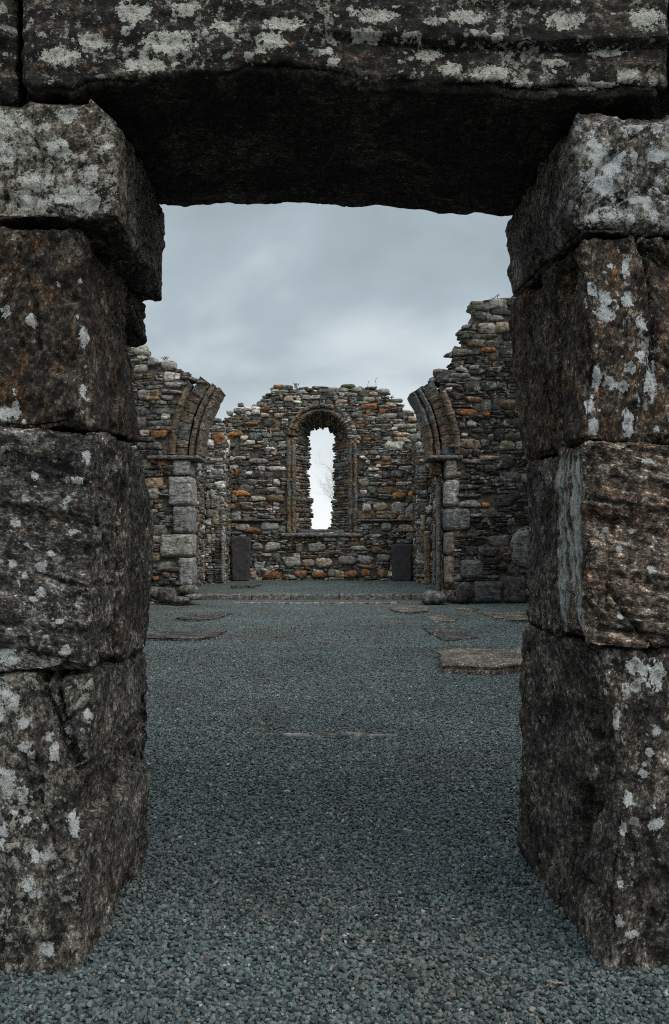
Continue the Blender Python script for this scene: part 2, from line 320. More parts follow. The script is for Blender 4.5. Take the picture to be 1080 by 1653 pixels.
def block(name, mat, parent, xo, xf, xb, zb, zt, y0, y1, r=0.022, res=0.0075, seed=0, amp=1.0, ang=0.0, spots=(), side_spots=(), plates=(),
          cracks=(), pits=(), label=None, flip=1, layer=0.5, ysk=0.0):
    """a roughly squared block: xo outer plane, xf/xb inner arris at the front/back as functions of z, zb/zt = (front, back) heights"""
    zb = (zb, zb) if isinstance(zb, (int, float)) else zb; zt = (zt, zt) if isinstance(zt, (int, float)) else zt
    fx, bx = curve(xf), curve(xb); zm = np.array([(zb[0] + zt[0]) / 2])
    W = abs(float(fx(zm)[0]) - xo); H = zt[0] - zb[0]; Dp = y1 - y0
    p, n, q, dim = rounded((W, Dp, H), r * 0.42, res)
    a, d, s = p[:, 0] / W, p[:, 1] / Dp, p[:, 2] / H
    sgn = 1.0 if float(fx(zm)[0]) > xo else -1.0
    z = (zb[0] + (zb[1] - zb[0]) * d) * (1 - s) + (zt[0] + (zt[1] - zt[0]) * d) * s
    xi = fx(z) * (1 - d) + bx(z) * d
    x = xo + (xi - xo) * a
    co = np.stack([x, y0 + d * Dp + ysk * (z - zb[0]), z], 1); nw = np.stack([n[:, 0] * sgn, n[:, 1], n[:, 2]], 1)
    if sgn < 0: q = q[:, ::-1]
    ca, sa = math.cos(math.radians(ang)), math.sin(math.radians(ang))
    fol = np.stack([co[:, 0] * ca + co[:, 2] * sa, co[:, 1], -co[:, 0] * sa + co[:, 2] * ca], 1)
    dsp = 0.010 * fbm(co * 4.5, seed, 3) + 0.012 * fbm(co * 15, seed + 5, 3) + 0.007 * fbm(co * 48, seed + 6, 2)
    lw_ = layer * (0.35 + 0.65 * np.clip(-nw[:, 1], 0, 1)); dsp += lw_ * 0.010 * fbm(fol * np.array([5.0, 5.0, 42.0]), seed + 9, 3)
    rid = fbm(fol * np.array([3.0, 3.0, 13.0]), seed + 11, 3); dsp += lw_ * 0.012 * np.clip((rid - 0.05) * 14, -1, 1)   # broken bedding steps
    edge = 1 - np.max(np.abs(n), axis=1); chip = np.clip(fbm(co * 9, seed + 21, 3) + 0.15, 0, 1)
    dsp -= np.clip(edge * 3, 0, 1) * chip * 0.035
    front = (nw[:, 1] < -0.45); side = (nw[:, 0] * sgn > 0.45)
    spot = np.zeros(len(co))
    wob = 0.22 * fbm(co * 22, seed + 31, 2)
    for (u, v, ru, rv) in satellites(spots, seed):
        cx, cz = X(u, y0), Z(v, y0); k = y0 / F
        dd = np.sqrt(((co[:, 0] - cx) / (ru * k)) ** 2 + ((co[:, 2] - cz) / (rv * k)) ** 2)
        spot = np.maximum(spot, np.where(nw[:, 1] < -0.3, np.clip((1.45 - dd) / 1.45, 0, 1), 0))
    for (yy, zz, ry, rz) in side_spots:
        dd = np.maximum(np.abs(co[:, 1] - yy) / ry, np.abs(co[:, 2] - zz) / rz) * 0.95
        spot = np.maximum(spot, np.where(nw[:, 0] * sgn > 0.3, np.clip((1.4 - dd) / 1.4, 0, 1), 0))
    plate = np.zeros(len(co)); wv = fbm(co * np.array((0, 90, 2.2)), seed + 33, 2)
    for (yy, zz, ry, rz) in plates:
        dd = np.maximum(np.abs(co[:, 1] - yy) / ry, np.abs(co[:, 2] - zz) / rz) + 0.5 * wv
        plate = np.maximum(plate, np.where(nw[:, 0] * sgn > 0.3, np.clip((1.0 - dd) / 0.25, 0, 1), 0))
    dsp += 0.004 * plate
    for line, wd, dep in cracks:
        ln = [(X(u, y0), Z(v, y0)) for u, v in line]
        dd = polydist(co[:, [0, 2]] + 0.006 * np.stack([fbm(co * 30, seed + 41, 2), fbm(co * 30, seed + 42, 2)], 1), ln)
        dsp -= np.where(nw[:, 1] < 0.2, dep * np.exp(-(dd / wd) ** 2), 0)
    ra = random.Random(seed + 5)
    for f_ in range(5 if res < 0.01 else 0):             # hairline splits running with the bedding or down the block
        face = ra.random() < 0.45; u0, w0 = (ra.uniform(min(xo, float(fx(zm)[0])), max(xo, float(fx(zm)[0]))) if face else ra.uniform(y0, y1)), ra.uniform(zb[0], zt[0])
        th = math.radians(ang + ra.gauss(0, 18) if ra.random() < 0.7 else ra.uniform(60, 120)); ln = [(u0, w0)]
        for k in range(5):
            u0 += 0.06 * math.cos(th); w0 += 0.06 * math.sin(th); th += ra.gauss(0, 0.35); ln.append((u0, w0))
        pr = co[:, [0, 2]] if face else co[:, [1, 2]]
        dd = polydist(pr + 0.005 * np.stack([fbm(co * 30, seed + 60 + f_, 2), fbm(co * 30, seed + 70 + f_, 2)], 1), ln)
        dsp -= np.where(front if face else side, ra.uniform(0.010, 0.020) * np.exp(-(dd / 0.0055) ** 2), 0)
    for (yy, zz, ry, rz, dep) in pits:
        dd = np.sqrt(((co[:, 1] - yy) / ry) ** 2 + ((co[:, 2] - zz) / rz) ** 2) + 0.5 * fbm(co * 16, seed + 51, 3)
        dsp -= np.where(nw[:, 0] * sgn > 0.2, 1.8 * dep * np.clip(1.15 - dd, 0, 1), 0)
    if W > 0.05:
        rr = random.Random(seed * 3 + 1); ev = np.nonzero((edge > 0.2) & (a > 0.02))[0]
        for _ in range(24):
            i = ev[rr.randrange(len(ev))]; nn_ = nw[i] + np.array([rr.gauss(0, 0.22) for _ in range(3)]); nn_ /= np.linalg.norm(nn_)
            dep = rr.uniform(0.003, 0.012); p0 = co[i] - nn_ * dep; R = dep * rr.uniform(3.5, 8)
            dv = co - p0; near = np.clip(1.6 - np.linalg.norm(dv * np.array((1, 0.7, 1)), axis=1) / R, 0, 1)
            co = co - nn_ * (np.clip(dv @ nn_, 0, None) * np.clip(near * 2.5, 0, 1))[:, None]
    co = co + nw * (dsp * amp)[:, None]
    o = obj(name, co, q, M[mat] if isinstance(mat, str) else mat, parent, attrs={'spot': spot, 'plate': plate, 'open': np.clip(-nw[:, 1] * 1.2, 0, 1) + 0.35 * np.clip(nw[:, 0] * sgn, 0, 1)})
    if label: o['label'] = label
    return o
def rough_box(name, mat, parent, lo, hi, r=0.02, res=0.03, seed=0, amp=1.0, col=None, label=None, taper=0.0, rotz=0.0, tilt=0.0, warp=1.0):
    lo, hi = np.array(lo, float), np.array(hi, float)
    p, n, q, dim = rounded(tuple(hi - lo), r, res)
    co = p + lo
    dsp = 0.018 * warp * fbm(co * 5, seed, 3) + 0.008 * fbm(co * 21, seed + 3, 3)
    edge = 1 - np.max(np.abs(n), axis=1); dsp -= np.clip(edge * 3, 0, 1) * np.clip(fbm(co * 7, seed + 7, 2) + 0.2, 0, 1) * 0.04
    co = co + n * (dsp * amp)[:, None]
    mid = (lo + hi) / 2; k = (co[:, 2] - lo[2]) / (hi[2] - lo[2])
    if taper: co[:, 0] = mid[0] + (co[:, 0] - mid[0]) * (1 - taper * (1 - k))
    if tilt: co[:, 1] += (co[:, 2] - lo[2]) * math.tan(tilt)
    if rotz:
        c, s = math.cos(rotz), math.sin(rotz); x, y = co[:, 0] - mid[0], co[:, 1] - mid[1]
        co[:, 0], co[:, 1] = mid[0] + c * x - s * y, mid[1] + s * x + c * y
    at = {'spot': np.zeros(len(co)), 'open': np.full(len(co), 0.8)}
    if col is not None: at['col'] = np.tile(np.array(col), (len(co), 1))
    o = obj(name, co, q, M[mat], parent, attrs=at)
    if label: o['label'] = label
    return o

_tp, _tq = box_grid((2, 2, 2), 0.5); _tp = _tp - 1.0
_sp, _sq = box_grid((2, 2, 2), 1.0); _sp = _sp - 1.0
class Stones:
    """many laid stones in one masonry mesh"""
    def __init__(s, seed, coarse=False): s.r = random.Random(seed); s.L = []; s.coarse = coarse; s.seed = seed
    def add(s, c, ex, en, h, col, k=4.0, rot=0.0, ez=(0, 0, 1), rough=0.16):
        ex, en, ez = np.array(ex, float), np.array(en, float), np.array(ez, float)
        if rot: ex, ez = ex * math.cos(rot) + ez * math.sin(rot), ez * math.cos(rot) - ex * math.sin(rot)
        s.L.append((np.array(c, float), ex, en, ez, h, col, k, rough))
    def build(s, name, mat, parent):
        tp, tq = (_sp, _sq) if s.coarse else (_tp, _tq)
        n, kx = len(s.L), len(tp); E = lambda i: np.array([l[i] for l in s.L])
        c, ex, en, ez, h, col, k, rg = (E(i) for i in range(8))
        t = np.tile(tp[None], (n, 1, 1)); nk = (np.abs(t) ** k[:, None, None]).sum(2) ** (1 / k[:, None])
        t = t / nk[..., None]
        off = np.arange(n)[:, None, None] * 7.31
        nz = np.stack([vnoise(t * 1.3 + off + a * 11, s.seed + a) for a in range(3)], 2) + 0.5 * np.stack([vnoise(t * 3.1 + off + a * 5, s.seed + 3 + a) for a in range(3)], 2)
        t = t + nz * rg[:, None, None]
        rs = np.random.default_rng(s.seed + 77); tx, sh, tz = (rs.normal(0, a, n)[:, None] for a in (0.14, 0.10, 0.14))
        tx0 = t[..., 0].copy(); t[..., 0] = tx0 * (1 + tx * t[..., 2]) + sh * t[..., 2]; t[..., 2] = t[..., 2] * (1 + tz * tx0)
        w = c[:, None] + ex[:, None] * (t[..., 0] * h[:, 0:1])[..., None] + en[:, None] * (t[..., 1] * h[:, 1:2])[..., None] + ez[:, None] * (t[..., 2] * h[:, 2:3])[..., None]
        q = (tq[None] + (np.arange(n) * kx)[:, None, None]).reshape(-1, 4)
        if np.dot(np.cross(ex[0], en[0]), ez[0]) < 0: q = q[:, ::-1]
        return obj(name, w.reshape(-1, 3), q, mat, parent, attrs={'col': np.repeat(col, kx, axis=0) * np.array((1.05, 1.0, 0.93))}, smooth=False)

def tint(r, base, j=0.18):
    k = 1 + r.uniform(-j, j); return tuple(b * k * (1 + r.uniform(-0.05, 0.05)) for b in base)
DK, MD, LT, WH = (0.135, 0.130, 0.122), (0.24, 0.232, 0.216), (0.38, 0.372, 0.35), (0.66, 0.65, 0.62)
OR, OC, BR, BK, TN, PK = (0.27, 0.125, 0.055), (0.58, 0.28, 0.085), (0.20, 0.14, 0.092), (0.070, 0.066, 0.062), (0.36, 0.29, 0.21), (0.48, 0.36, 0.29)
def palette(r, wts):
    tot = sum(wts.values()); x = r.random() * tot
    for k, wv in wts.items():
        x -= wv
        if x <= 0: return tint(r, k)
    return tint(r, MD)
GABLE_P = {DK: 34, MD: 26, LT: 15, WH: 6, OR: 0.5, BR: 12, BK: 14, TN: 4}
LEFT_P = {DK: 42, MD: 24, LT: 10, WH: 2, OR: 0.3, BR: 12, BK: 16, TN: 4}
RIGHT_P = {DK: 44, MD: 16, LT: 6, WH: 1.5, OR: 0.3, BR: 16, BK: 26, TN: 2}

def rubble(st, O, ex, en, x0, x1, z0, z1, inside, wts, feats=(), scale=1.0, prot=(-0.022, 0.028), hn=0.13, big=0.28, dark=None):
    r = st.r; O = np.array(O, float); ex = np.array(ex, float); en = np.array(en, float)
    def put(xc, zc, hx, hz, col=None, k=None, pr=None, rough=None):
        pr = r.uniform(*prot) if pr is None else pr
        if col is None: col = palette(r, wts)
        if dark is not None:
            d = dark(xc, zc); col = tuple(c * d for c in col)
        roundish = hz * 2 > 0.11 * scale
        kk = k or (r.uniform(3.6, 8.0) if roundish else r.uniform(5.0, 12.0))
        c = O + ex * xc + en * (pr - hn) + np.array((0, 0, zc))
        st.add(c, ex, en, (hx, hn, hz), col, kk, r.uniform(-0.06, 0.06), rough=rough or r.uniform(0.14, 0.32))
    for (xc, zc, hx, hz, col) in feats: put(xc, zc, hx, hz, tuple(c_ / (dark(xc, zc) ** 0.6 if dark else 1) for c_ in tint(r, col, 0.08)), r.uniform(3.2, 5.5), r.uniform(0.025, 0.045), 0.16)
    def free(xc, zc):
        return all(abs(xc - f[0]) > f[2] * 1.02 or abs(zc - f[1]) > f[3] * 1.05 for f in feats)
    z = z0
    while z < z1:
        H = r.uniform(0.13, 0.27) * scale; x = x0 - r.random() * 0.3
        while x < x1:
            W = r.uniform(0.16, 0.62) * scale
            if r.random() < big:
                W = min(W, H * r.uniform(1.0, 2.2)); rows = [1.0]
            else:
                k = r.choice((1, 2, 2, 3, 3, 4)); rows = [r.uniform(0.55, 1.4) for _ in range(k)]; sm = sum(rows); rows = [a / sm for a in rows]
            zz = z
            for a in rows:
                h = a * H; xx = x
                while xx < x + W - 0.02:
                    wd = W if len(rows) == 1 else min(x + W - xx, h * r.uniform(1.3, 6.0))
                    if x + W - xx - wd < 0.05: wd = x + W - xx
                    full = wd; lo_, hi_ = max(xx, x0 - 0.02), min(xx + wd, x1 + 0.02); wd = hi_ - lo_
                    if wd < 0.03: xx += full; continue
                    xc, zc = lo_ + wd / 2, zz + h / 2 + 0.025 * scale * math.sin(xx * 2.1 + z * 3) + r.uniform(-0.008, 0.008)
                    if inside(xc, zc) and free(xc, zc): put(xc, zc, wd * 0.5 * r.uniform(0.97, 1.06), h * 0.5 * r.uniform(0.92, 1.12))
                    xx += full
                zz += h
            x += W
        z += H
def prism(name, outline, y0, y1, mat, parent):
    """a solid with a flat outline in x,z, from y0 to y1"""
    bm = bmesh.new(); vs = [bm.verts.new((x, y0, z)) for x, z in outline]; f = bm.faces.new(vs)
    ret = bmesh.ops.extrude_face_region(bm, geom=[f]); bmesh.ops.translate(bm, verts=[g for g in ret['geom'] if isinstance(g, bmesh.types.BMVert)], vec=(0, y1 - y0, 0))
    bmesh.ops.recalc_face_normals(bm, faces=bm.faces)
    vv = [v.co[:] for v in bm.verts]; bm.verts.index_update(); ff = [[v.index for v in fc.verts] for fc in bm.faces]; bm.free()
    return obj(name, vv, ff, mat, parent, smooth=False)
def topfn(px, Y):
    xs = [X(u, Y) for u, v in px]; zs = [Z(v, Y) for u, v in px]
    return lambda x: float(np.interp(x, xs, zs))

# ---------------------------------------------------------------- the ground
YF, YB = 2.64, 3.62                                    # the doorway wall: outer and inner face
YA, YA2, YE = 19.0, 19.9, 26.0                         # chancel arch wall, its back, east gable
def sheet(name, x0, x1, y0, y1, step, zf, mat):
    nx, ny = int((x1 - x0) / step) + 1, int((y1 - y0) / step) + 1
    gx, gy = np.meshgrid(np.linspace(x0, x1, nx), np.linspace(y0, y1, ny), indexing='ij')
    v = np.stack([gx.ravel(), gy.ravel(), zf(gx, gy).ravel()], 1); i = np.arange(nx * ny).reshape(nx, ny)
    q = np.stack([i[:-1, :-1], i[1:, :-1], i[1:, 1:], i[:-1, 1:]], -1).reshape(-1, 4)
    return obj(name, v, q, mat, loc=(0, 0, 0))
structure(sheet('ground', -600, 600, -600, 600, 40, lambda x, y: 0 * x - 0.03, M['grassland']))
def gz(x, y):
    p = np.stack([x, y, 0 * x], -1); return 0.012 * fbm(p * 0.8, 3, 3)
structure(sheet('gravel_ground', -5.2, 5.2, -3.0, 20.35, 0.15, lambda x, y: gz(x, y) - 0.004, M['gravel']))
cz = lambda y: 0.11 + (y - 20.3) * (0.09 / 5.7)
structure(sheet('chancel_ground', -3.6, 3.0, 20.42, 26.3, 0.15, lambda x, y: cz(y) + gz(x, y) * 0.6, M['gravel']))

# loose stones lying on the gravel sheet: uncountable, one object, scattered by geometry nodes
rg = np.random.default_rng(7)
def scatter_points():
    out = []
    for y0, y1, dens in ((2.0, 4.0, 11500), (4.0, 6.0, 9000), (6.0, 8.0, 5200), (8.0, 11.0, 2300), (11.0, 14.0, 900), (14.0, 16.5, 350), (16.5, 19.0, 120)):
        hw = (0.78 + 0.0 * y0) if y1 <= 3.6 else 0.34 * y1 + 0.35
        n = int((y1 - y0) * 2 * hw * dens); p = np.zeros((n, 3)); p[:, 0] = rg.uniform(-hw, hw, n); p[:, 1] = rg.uniform(y0, y1, n)
        out.append(p)
    p = np.concatenate(out); inwall = (p[:, 1] > YF + 0.03) & (p[:, 1] < YB) & (np.abs(p[:, 0]) > 0.80)
    p = p[~inwall]; p[:, 2] = gz(p[:, 0], p[:, 1]) + rg.uniform(-0.006, 0.005, len(p)) + 0.001
    return p
pp = scatter_points()
gm = bpy.data.meshes.new('gravel'); gm.vertices.add(len(pp)); gm.vertices.foreach_set('co', pp.astype(np.float32).ravel()); gm.update()
rot = rg.uniform(0, 6.28, (len(pp), 3)).astype(np.float32); rot[:, :2] = rg.normal(0, 0.5, (len(pp), 2))
s0 = (rg.lognormal(0, 0.28, len(pp)) * 0.0058).clip(0.0028, 0.0115)
scl = np.stack([s0 * rg.uniform(0.85, 1.35, len(pp)), s0 * rg.uniform(0.75, 1.1, len(pp)), s0 * rg.uniform(0.5, 0.9, len(pp))], 1).astype(np.float32)
gm.attributes.new('rot', 'FLOAT_VECTOR', 'POINT').data.foreach_set('vector', rot.ravel())
gm.attributes.new('scl', 'FLOAT_VECTOR', 'POINT').data.foreach_set('vector', scl.ravel())
gm.materials.append(M['pebble'])
gravel = bpy.data.objects.new('gravel', gm); COL.objects.link(gravel); structure(gravel, 'stuff')
gt = bpy.data.node_groups.new('scatter gravel', 'GeometryNodeTree')
gt.interface.new_socket('Geometry', in_out='INPUT', socket_type='NodeSocketGeometry'); gt.interface.new_socket('Geometry', in_out='OUTPUT', socket_type='NodeSocketGeometry')
N, K = gt.nodes, gt.links
gi, go = N.new('NodeGroupInput'), N.new('NodeGroupOutput'); join = N.new('GeometryNodeJoinGeometry')
for kk in range(5):
    ico = N.new('GeometryNodeMeshIcoSphere'); ico.inputs['Radius'].default_value = 1.0; ico.inputs['Subdivisions'].default_value = 1 if kk < 3 else 2
    sp = N.new('GeometryNodeSetPosition'); nz = N.new('ShaderNodeTexNoise'); nz.noise_dimensions = '4D'; nz.inputs['W'].default_value = kk * 3.3; nz.inputs['Scale'].default_value = 0.95; nz.inputs['Detail'].default_value = 2.0
    sub = N.new('ShaderNodeVectorMath'); sub.operation = 'SUBTRACT'; sub.inputs[1].default_value = (0.5, 0.5, 0.5)
    sca = N.new('ShaderNodeVectorMath'); sca.operation = 'SCALE'; sca.inputs['Scale'].default_value = 2.0
    K.new(nz.outputs[1], sub.inputs[0]); K.new(sub.outputs[0], sca.inputs[0]); K.new(sca.outputs[0], sp.inputs['Offset']); K.new(ico.outputs[0], sp.inputs['Geometry'])
    sm = N.new('GeometryNodeSetMaterial'); sm.inputs['Material'].default_value = M['pebble']; K.new(sp.outputs[0], sm.inputs[0])
    g2i = N.new('GeometryNodeGeometryToInstance'); K.new(sm.outputs[0], g2i.inputs[0]); K.new(g2i.outputs[0], join.inputs[0])
iop = N.new('GeometryNodeInstanceOnPoints'); iop.inputs['Pick Instance'].default_value = True
na = N.new('GeometryNodeInputNamedAttribute'); na.data_type = 'FLOAT_VECTOR'; na.inputs[0].default_value = 'rot'
nb = N.new('GeometryNodeInputNamedAttribute'); nb.data_type = 'FLOAT_VECTOR'; nb.inputs[0].default_value = 'scl'
e2r = N.new('FunctionNodeEulerToRotation'); K.new(na.outputs[0], e2r.inputs[0])
K.new(gi.outputs[0], iop.inputs['Points']); K.new(join.outputs[0], iop.inputs['Instance']); K.new(e2r.outputs[0], iop.inputs['Rotation']); K.new(nb.outputs[0], iop.inputs['Scale'])
K.new(iop.outputs[0], go.inputs[0])
md = gravel.modifiers.new('scatter', 'NODES'); md.node_group = gt

# ---------------------------------------------------------------- the doorway
def zc(v, y=YF): return Z(v, y)
def fx(*uv, y=YF): return [(Z(v, y), X(u, y)) for u, v in uv]
door = thing('stone_doorway', 'dark lichen-spotted doorway of huge squared blocks under one massive lintel, framing the ruin', 'doorway', (0, YF, 0))
# lintel: spans the opening; its lower edge sags to the right
def lintel():
    x0, x1, z0, z1 = X(30, YF), X(1078, YF), 2.53, 2.99
    p, n, q, dim = rounded((x1 - x0, YB - YF, z1 - z0), 0.03, 0.0085)
    co = p + np.array((x0, YF, z0)); k = np.clip((z1 - co[:, 2]) / (z1 - z0), 0, 1)
    lx = [X(u, YF) for u in (20, 60, 185, 250, 400, 540, 610, 700, 850, 1060, 1080)]
    lf = [Z(v, YF) for v in (130, 148, 138, 122, 114, 116, 130, 144, 148, 152, 148)]
    bx_ = [X(u, YB) for u in (268, 400, 490, 600, 710, 822)]; lb = [Z(v, YB) for v in (337, 334, 330, 337, 345, 349)]
    d = (co[:, 1] - YF) / (YB - YF)
    low = np.interp(co[:, 0], lx, lf) * (1 - d) + np.interp(co[:, 0], bx_, lb) * d
    q1 = np.stack([co[:, 0] * 9, co[:, 1] * 0.8, 0 * d], 1); low = low + 0.014 * np.round(fbm(q1, 66, 3) * 4) / 2.5 * (1 - d * 0.6)
    co[:, 2] = low * k + z1 * (1 - k)
    dsp = 0.014 * fbm(co * 4, 61, 3) + 0.006 * fbm(co * 20, 62, 3) + 0.010 * fbm(co * np.array((4, 4, 34)), 63, 3)
    # bedding ledge across the right half of the face
    ledge = np.interp(co[:, 0], [X(u, YF) for u in (480, 560, 700, 900, 1080)], [Z(v, YF) for v in (50, 60, 72, 76, 70)]) + 0.006 * fbm(co * 12, 64, 2)
    up = np.clip((co[:, 2] - ledge) / 0.008, -1, 1); wgt = np.clip((co[:, 0] - X(470, YF)) / 0.25, 0, 1)
    dsp = dsp + np.where(n[:, 1] < -0.3, (0.010 * up - 0.022 * np.exp(-((co[:, 2] - ledge) / 0.007) ** 2)) * wgt, 0)
    edge = 1 - np.max(np.abs(n), axis=1); dsp -= np.clip(edge * 3, 0, 1) * np.clip(fbm(co * 8, 65, 3) + 0.15, 0, 1) * 0.05
    spots = [(270, 70, 47, 21), (100, 92, 36, 16), (145, 66, 27, 14), (215, 20, 34, 18), (235, 105, 38, 14), (440, 67, 26, 16), (300, 14, 26, 13), (460, 38, 38, 13),
             (527, 83, 12, 9), (535, 100, 11, 8), (605, 28, 36, 12), (590, 58, 26, 11), (690, 85, 26, 14), (755, 30, 28, 13), (910, 34, 38, 17), (1040, 32, 30, 17),
             (1016, 120, 20, 14), (795, 118, 42, 16), (845, 135, 18, 9), (960, 138, 40, 11), (730, 110, 22, 10), (895, 100, 22, 7), (418, 80, 10, 9), (660, 60, 14, 6), (985, 80, 30, 8), (700, 40, 16, 7), (360, 40, 22, 8)]
    sp = np.zeros(len(co))
    for (u, v, ru, rv) in satellites(spots, 9):
        dd = np.sqrt(((co[:, 0] - X(u, YF)) / (ru * YF / F)) ** 2 + ((co[:, 2] - Z(v, YF)) / (rv * YF / F)) ** 2)
        sp = np.maximum(sp, np.where(n[:, 1] < -0.3, np.clip((1.45 - dd) / 1.45, 0, 1), 0))
    co = co + n * dsp[:, None]
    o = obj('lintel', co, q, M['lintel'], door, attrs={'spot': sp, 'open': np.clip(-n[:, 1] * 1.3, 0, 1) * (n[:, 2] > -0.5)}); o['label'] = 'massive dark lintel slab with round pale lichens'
lintel()
XL, XR = X(-70, YF), X(1160, YF)
J = 'jamb_block'
# left jamb, from the top
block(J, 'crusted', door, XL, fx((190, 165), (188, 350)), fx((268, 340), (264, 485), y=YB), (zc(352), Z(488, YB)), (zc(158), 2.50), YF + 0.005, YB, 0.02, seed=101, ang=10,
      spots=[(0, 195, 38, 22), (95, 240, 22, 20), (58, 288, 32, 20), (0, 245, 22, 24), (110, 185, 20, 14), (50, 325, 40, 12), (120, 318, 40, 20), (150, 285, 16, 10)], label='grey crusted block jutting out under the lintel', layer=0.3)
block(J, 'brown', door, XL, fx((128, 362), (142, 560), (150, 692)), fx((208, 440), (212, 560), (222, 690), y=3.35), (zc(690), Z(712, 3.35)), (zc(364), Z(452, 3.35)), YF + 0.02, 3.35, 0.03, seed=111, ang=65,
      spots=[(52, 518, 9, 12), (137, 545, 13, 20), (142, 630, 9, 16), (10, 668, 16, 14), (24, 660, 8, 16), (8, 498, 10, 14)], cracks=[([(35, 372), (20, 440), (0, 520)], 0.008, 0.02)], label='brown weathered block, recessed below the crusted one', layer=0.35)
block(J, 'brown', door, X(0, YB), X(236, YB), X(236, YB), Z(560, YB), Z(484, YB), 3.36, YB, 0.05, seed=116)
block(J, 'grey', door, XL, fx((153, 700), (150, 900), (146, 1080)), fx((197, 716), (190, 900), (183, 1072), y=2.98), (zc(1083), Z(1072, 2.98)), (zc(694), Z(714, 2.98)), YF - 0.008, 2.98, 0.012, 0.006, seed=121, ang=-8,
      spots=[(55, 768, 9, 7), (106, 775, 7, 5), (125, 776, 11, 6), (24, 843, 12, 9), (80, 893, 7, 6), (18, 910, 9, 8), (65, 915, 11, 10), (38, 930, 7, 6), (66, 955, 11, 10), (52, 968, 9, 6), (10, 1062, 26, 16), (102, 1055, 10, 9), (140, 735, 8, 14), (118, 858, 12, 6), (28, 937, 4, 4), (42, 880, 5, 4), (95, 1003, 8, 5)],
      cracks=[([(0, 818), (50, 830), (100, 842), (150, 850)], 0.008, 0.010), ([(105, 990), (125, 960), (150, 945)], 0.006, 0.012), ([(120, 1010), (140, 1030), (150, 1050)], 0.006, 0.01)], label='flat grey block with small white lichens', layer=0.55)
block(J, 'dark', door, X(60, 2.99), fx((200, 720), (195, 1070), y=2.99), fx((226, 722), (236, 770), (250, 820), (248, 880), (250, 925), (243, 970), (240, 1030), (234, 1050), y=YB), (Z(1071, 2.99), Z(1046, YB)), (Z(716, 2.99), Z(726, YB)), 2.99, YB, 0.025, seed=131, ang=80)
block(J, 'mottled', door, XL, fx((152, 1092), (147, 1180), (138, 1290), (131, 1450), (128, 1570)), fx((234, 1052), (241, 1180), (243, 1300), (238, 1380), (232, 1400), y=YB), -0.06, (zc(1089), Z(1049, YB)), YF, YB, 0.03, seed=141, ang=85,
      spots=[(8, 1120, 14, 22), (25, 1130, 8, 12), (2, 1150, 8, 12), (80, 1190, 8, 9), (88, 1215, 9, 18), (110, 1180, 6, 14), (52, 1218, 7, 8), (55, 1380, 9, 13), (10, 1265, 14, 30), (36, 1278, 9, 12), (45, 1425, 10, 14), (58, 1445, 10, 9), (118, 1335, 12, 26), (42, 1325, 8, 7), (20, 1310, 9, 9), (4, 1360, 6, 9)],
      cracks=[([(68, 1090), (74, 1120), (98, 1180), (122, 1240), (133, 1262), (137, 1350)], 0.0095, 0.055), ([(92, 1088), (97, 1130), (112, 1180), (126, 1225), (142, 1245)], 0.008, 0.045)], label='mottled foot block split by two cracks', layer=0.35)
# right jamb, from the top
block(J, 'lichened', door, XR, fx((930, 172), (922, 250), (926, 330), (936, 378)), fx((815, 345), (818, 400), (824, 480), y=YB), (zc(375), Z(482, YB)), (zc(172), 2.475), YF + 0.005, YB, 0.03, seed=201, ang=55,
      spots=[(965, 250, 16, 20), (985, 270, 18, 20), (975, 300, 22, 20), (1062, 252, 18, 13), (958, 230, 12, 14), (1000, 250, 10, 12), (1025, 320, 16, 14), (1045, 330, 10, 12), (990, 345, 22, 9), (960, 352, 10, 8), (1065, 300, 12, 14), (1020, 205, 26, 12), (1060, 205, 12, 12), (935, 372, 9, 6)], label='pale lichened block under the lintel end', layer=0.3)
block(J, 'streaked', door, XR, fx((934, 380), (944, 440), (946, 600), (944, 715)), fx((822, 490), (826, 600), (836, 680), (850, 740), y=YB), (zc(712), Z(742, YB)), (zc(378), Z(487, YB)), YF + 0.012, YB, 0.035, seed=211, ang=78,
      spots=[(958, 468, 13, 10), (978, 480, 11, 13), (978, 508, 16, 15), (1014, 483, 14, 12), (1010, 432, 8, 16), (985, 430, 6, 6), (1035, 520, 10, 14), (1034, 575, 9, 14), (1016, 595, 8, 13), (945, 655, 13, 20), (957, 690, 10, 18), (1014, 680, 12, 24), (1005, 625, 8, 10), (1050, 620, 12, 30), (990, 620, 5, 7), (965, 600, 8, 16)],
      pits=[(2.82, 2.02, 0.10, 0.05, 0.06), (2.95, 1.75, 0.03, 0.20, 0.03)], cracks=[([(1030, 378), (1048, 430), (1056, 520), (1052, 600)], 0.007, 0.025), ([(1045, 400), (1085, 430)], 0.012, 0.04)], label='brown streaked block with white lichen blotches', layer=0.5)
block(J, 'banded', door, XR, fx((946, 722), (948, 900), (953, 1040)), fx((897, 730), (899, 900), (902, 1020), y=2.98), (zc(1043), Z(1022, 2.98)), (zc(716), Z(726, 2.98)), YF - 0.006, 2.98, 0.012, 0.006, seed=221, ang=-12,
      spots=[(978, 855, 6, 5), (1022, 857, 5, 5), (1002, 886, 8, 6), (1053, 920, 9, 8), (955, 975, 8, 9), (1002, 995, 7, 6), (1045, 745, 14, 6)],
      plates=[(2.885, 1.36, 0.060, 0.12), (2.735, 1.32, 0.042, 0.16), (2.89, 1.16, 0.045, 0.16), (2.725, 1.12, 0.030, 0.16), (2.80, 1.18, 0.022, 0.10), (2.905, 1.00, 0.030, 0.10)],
      cracks=[([(984, 945), (1002, 980), (1026, 1012), (1052, 1045)], 0.006, 0.02), ([(1080, 932), (1030, 945), (985, 958), (955, 985)], 0.006, 0.008)], label='banded rusty block with a diagonal crack', layer=0.8)
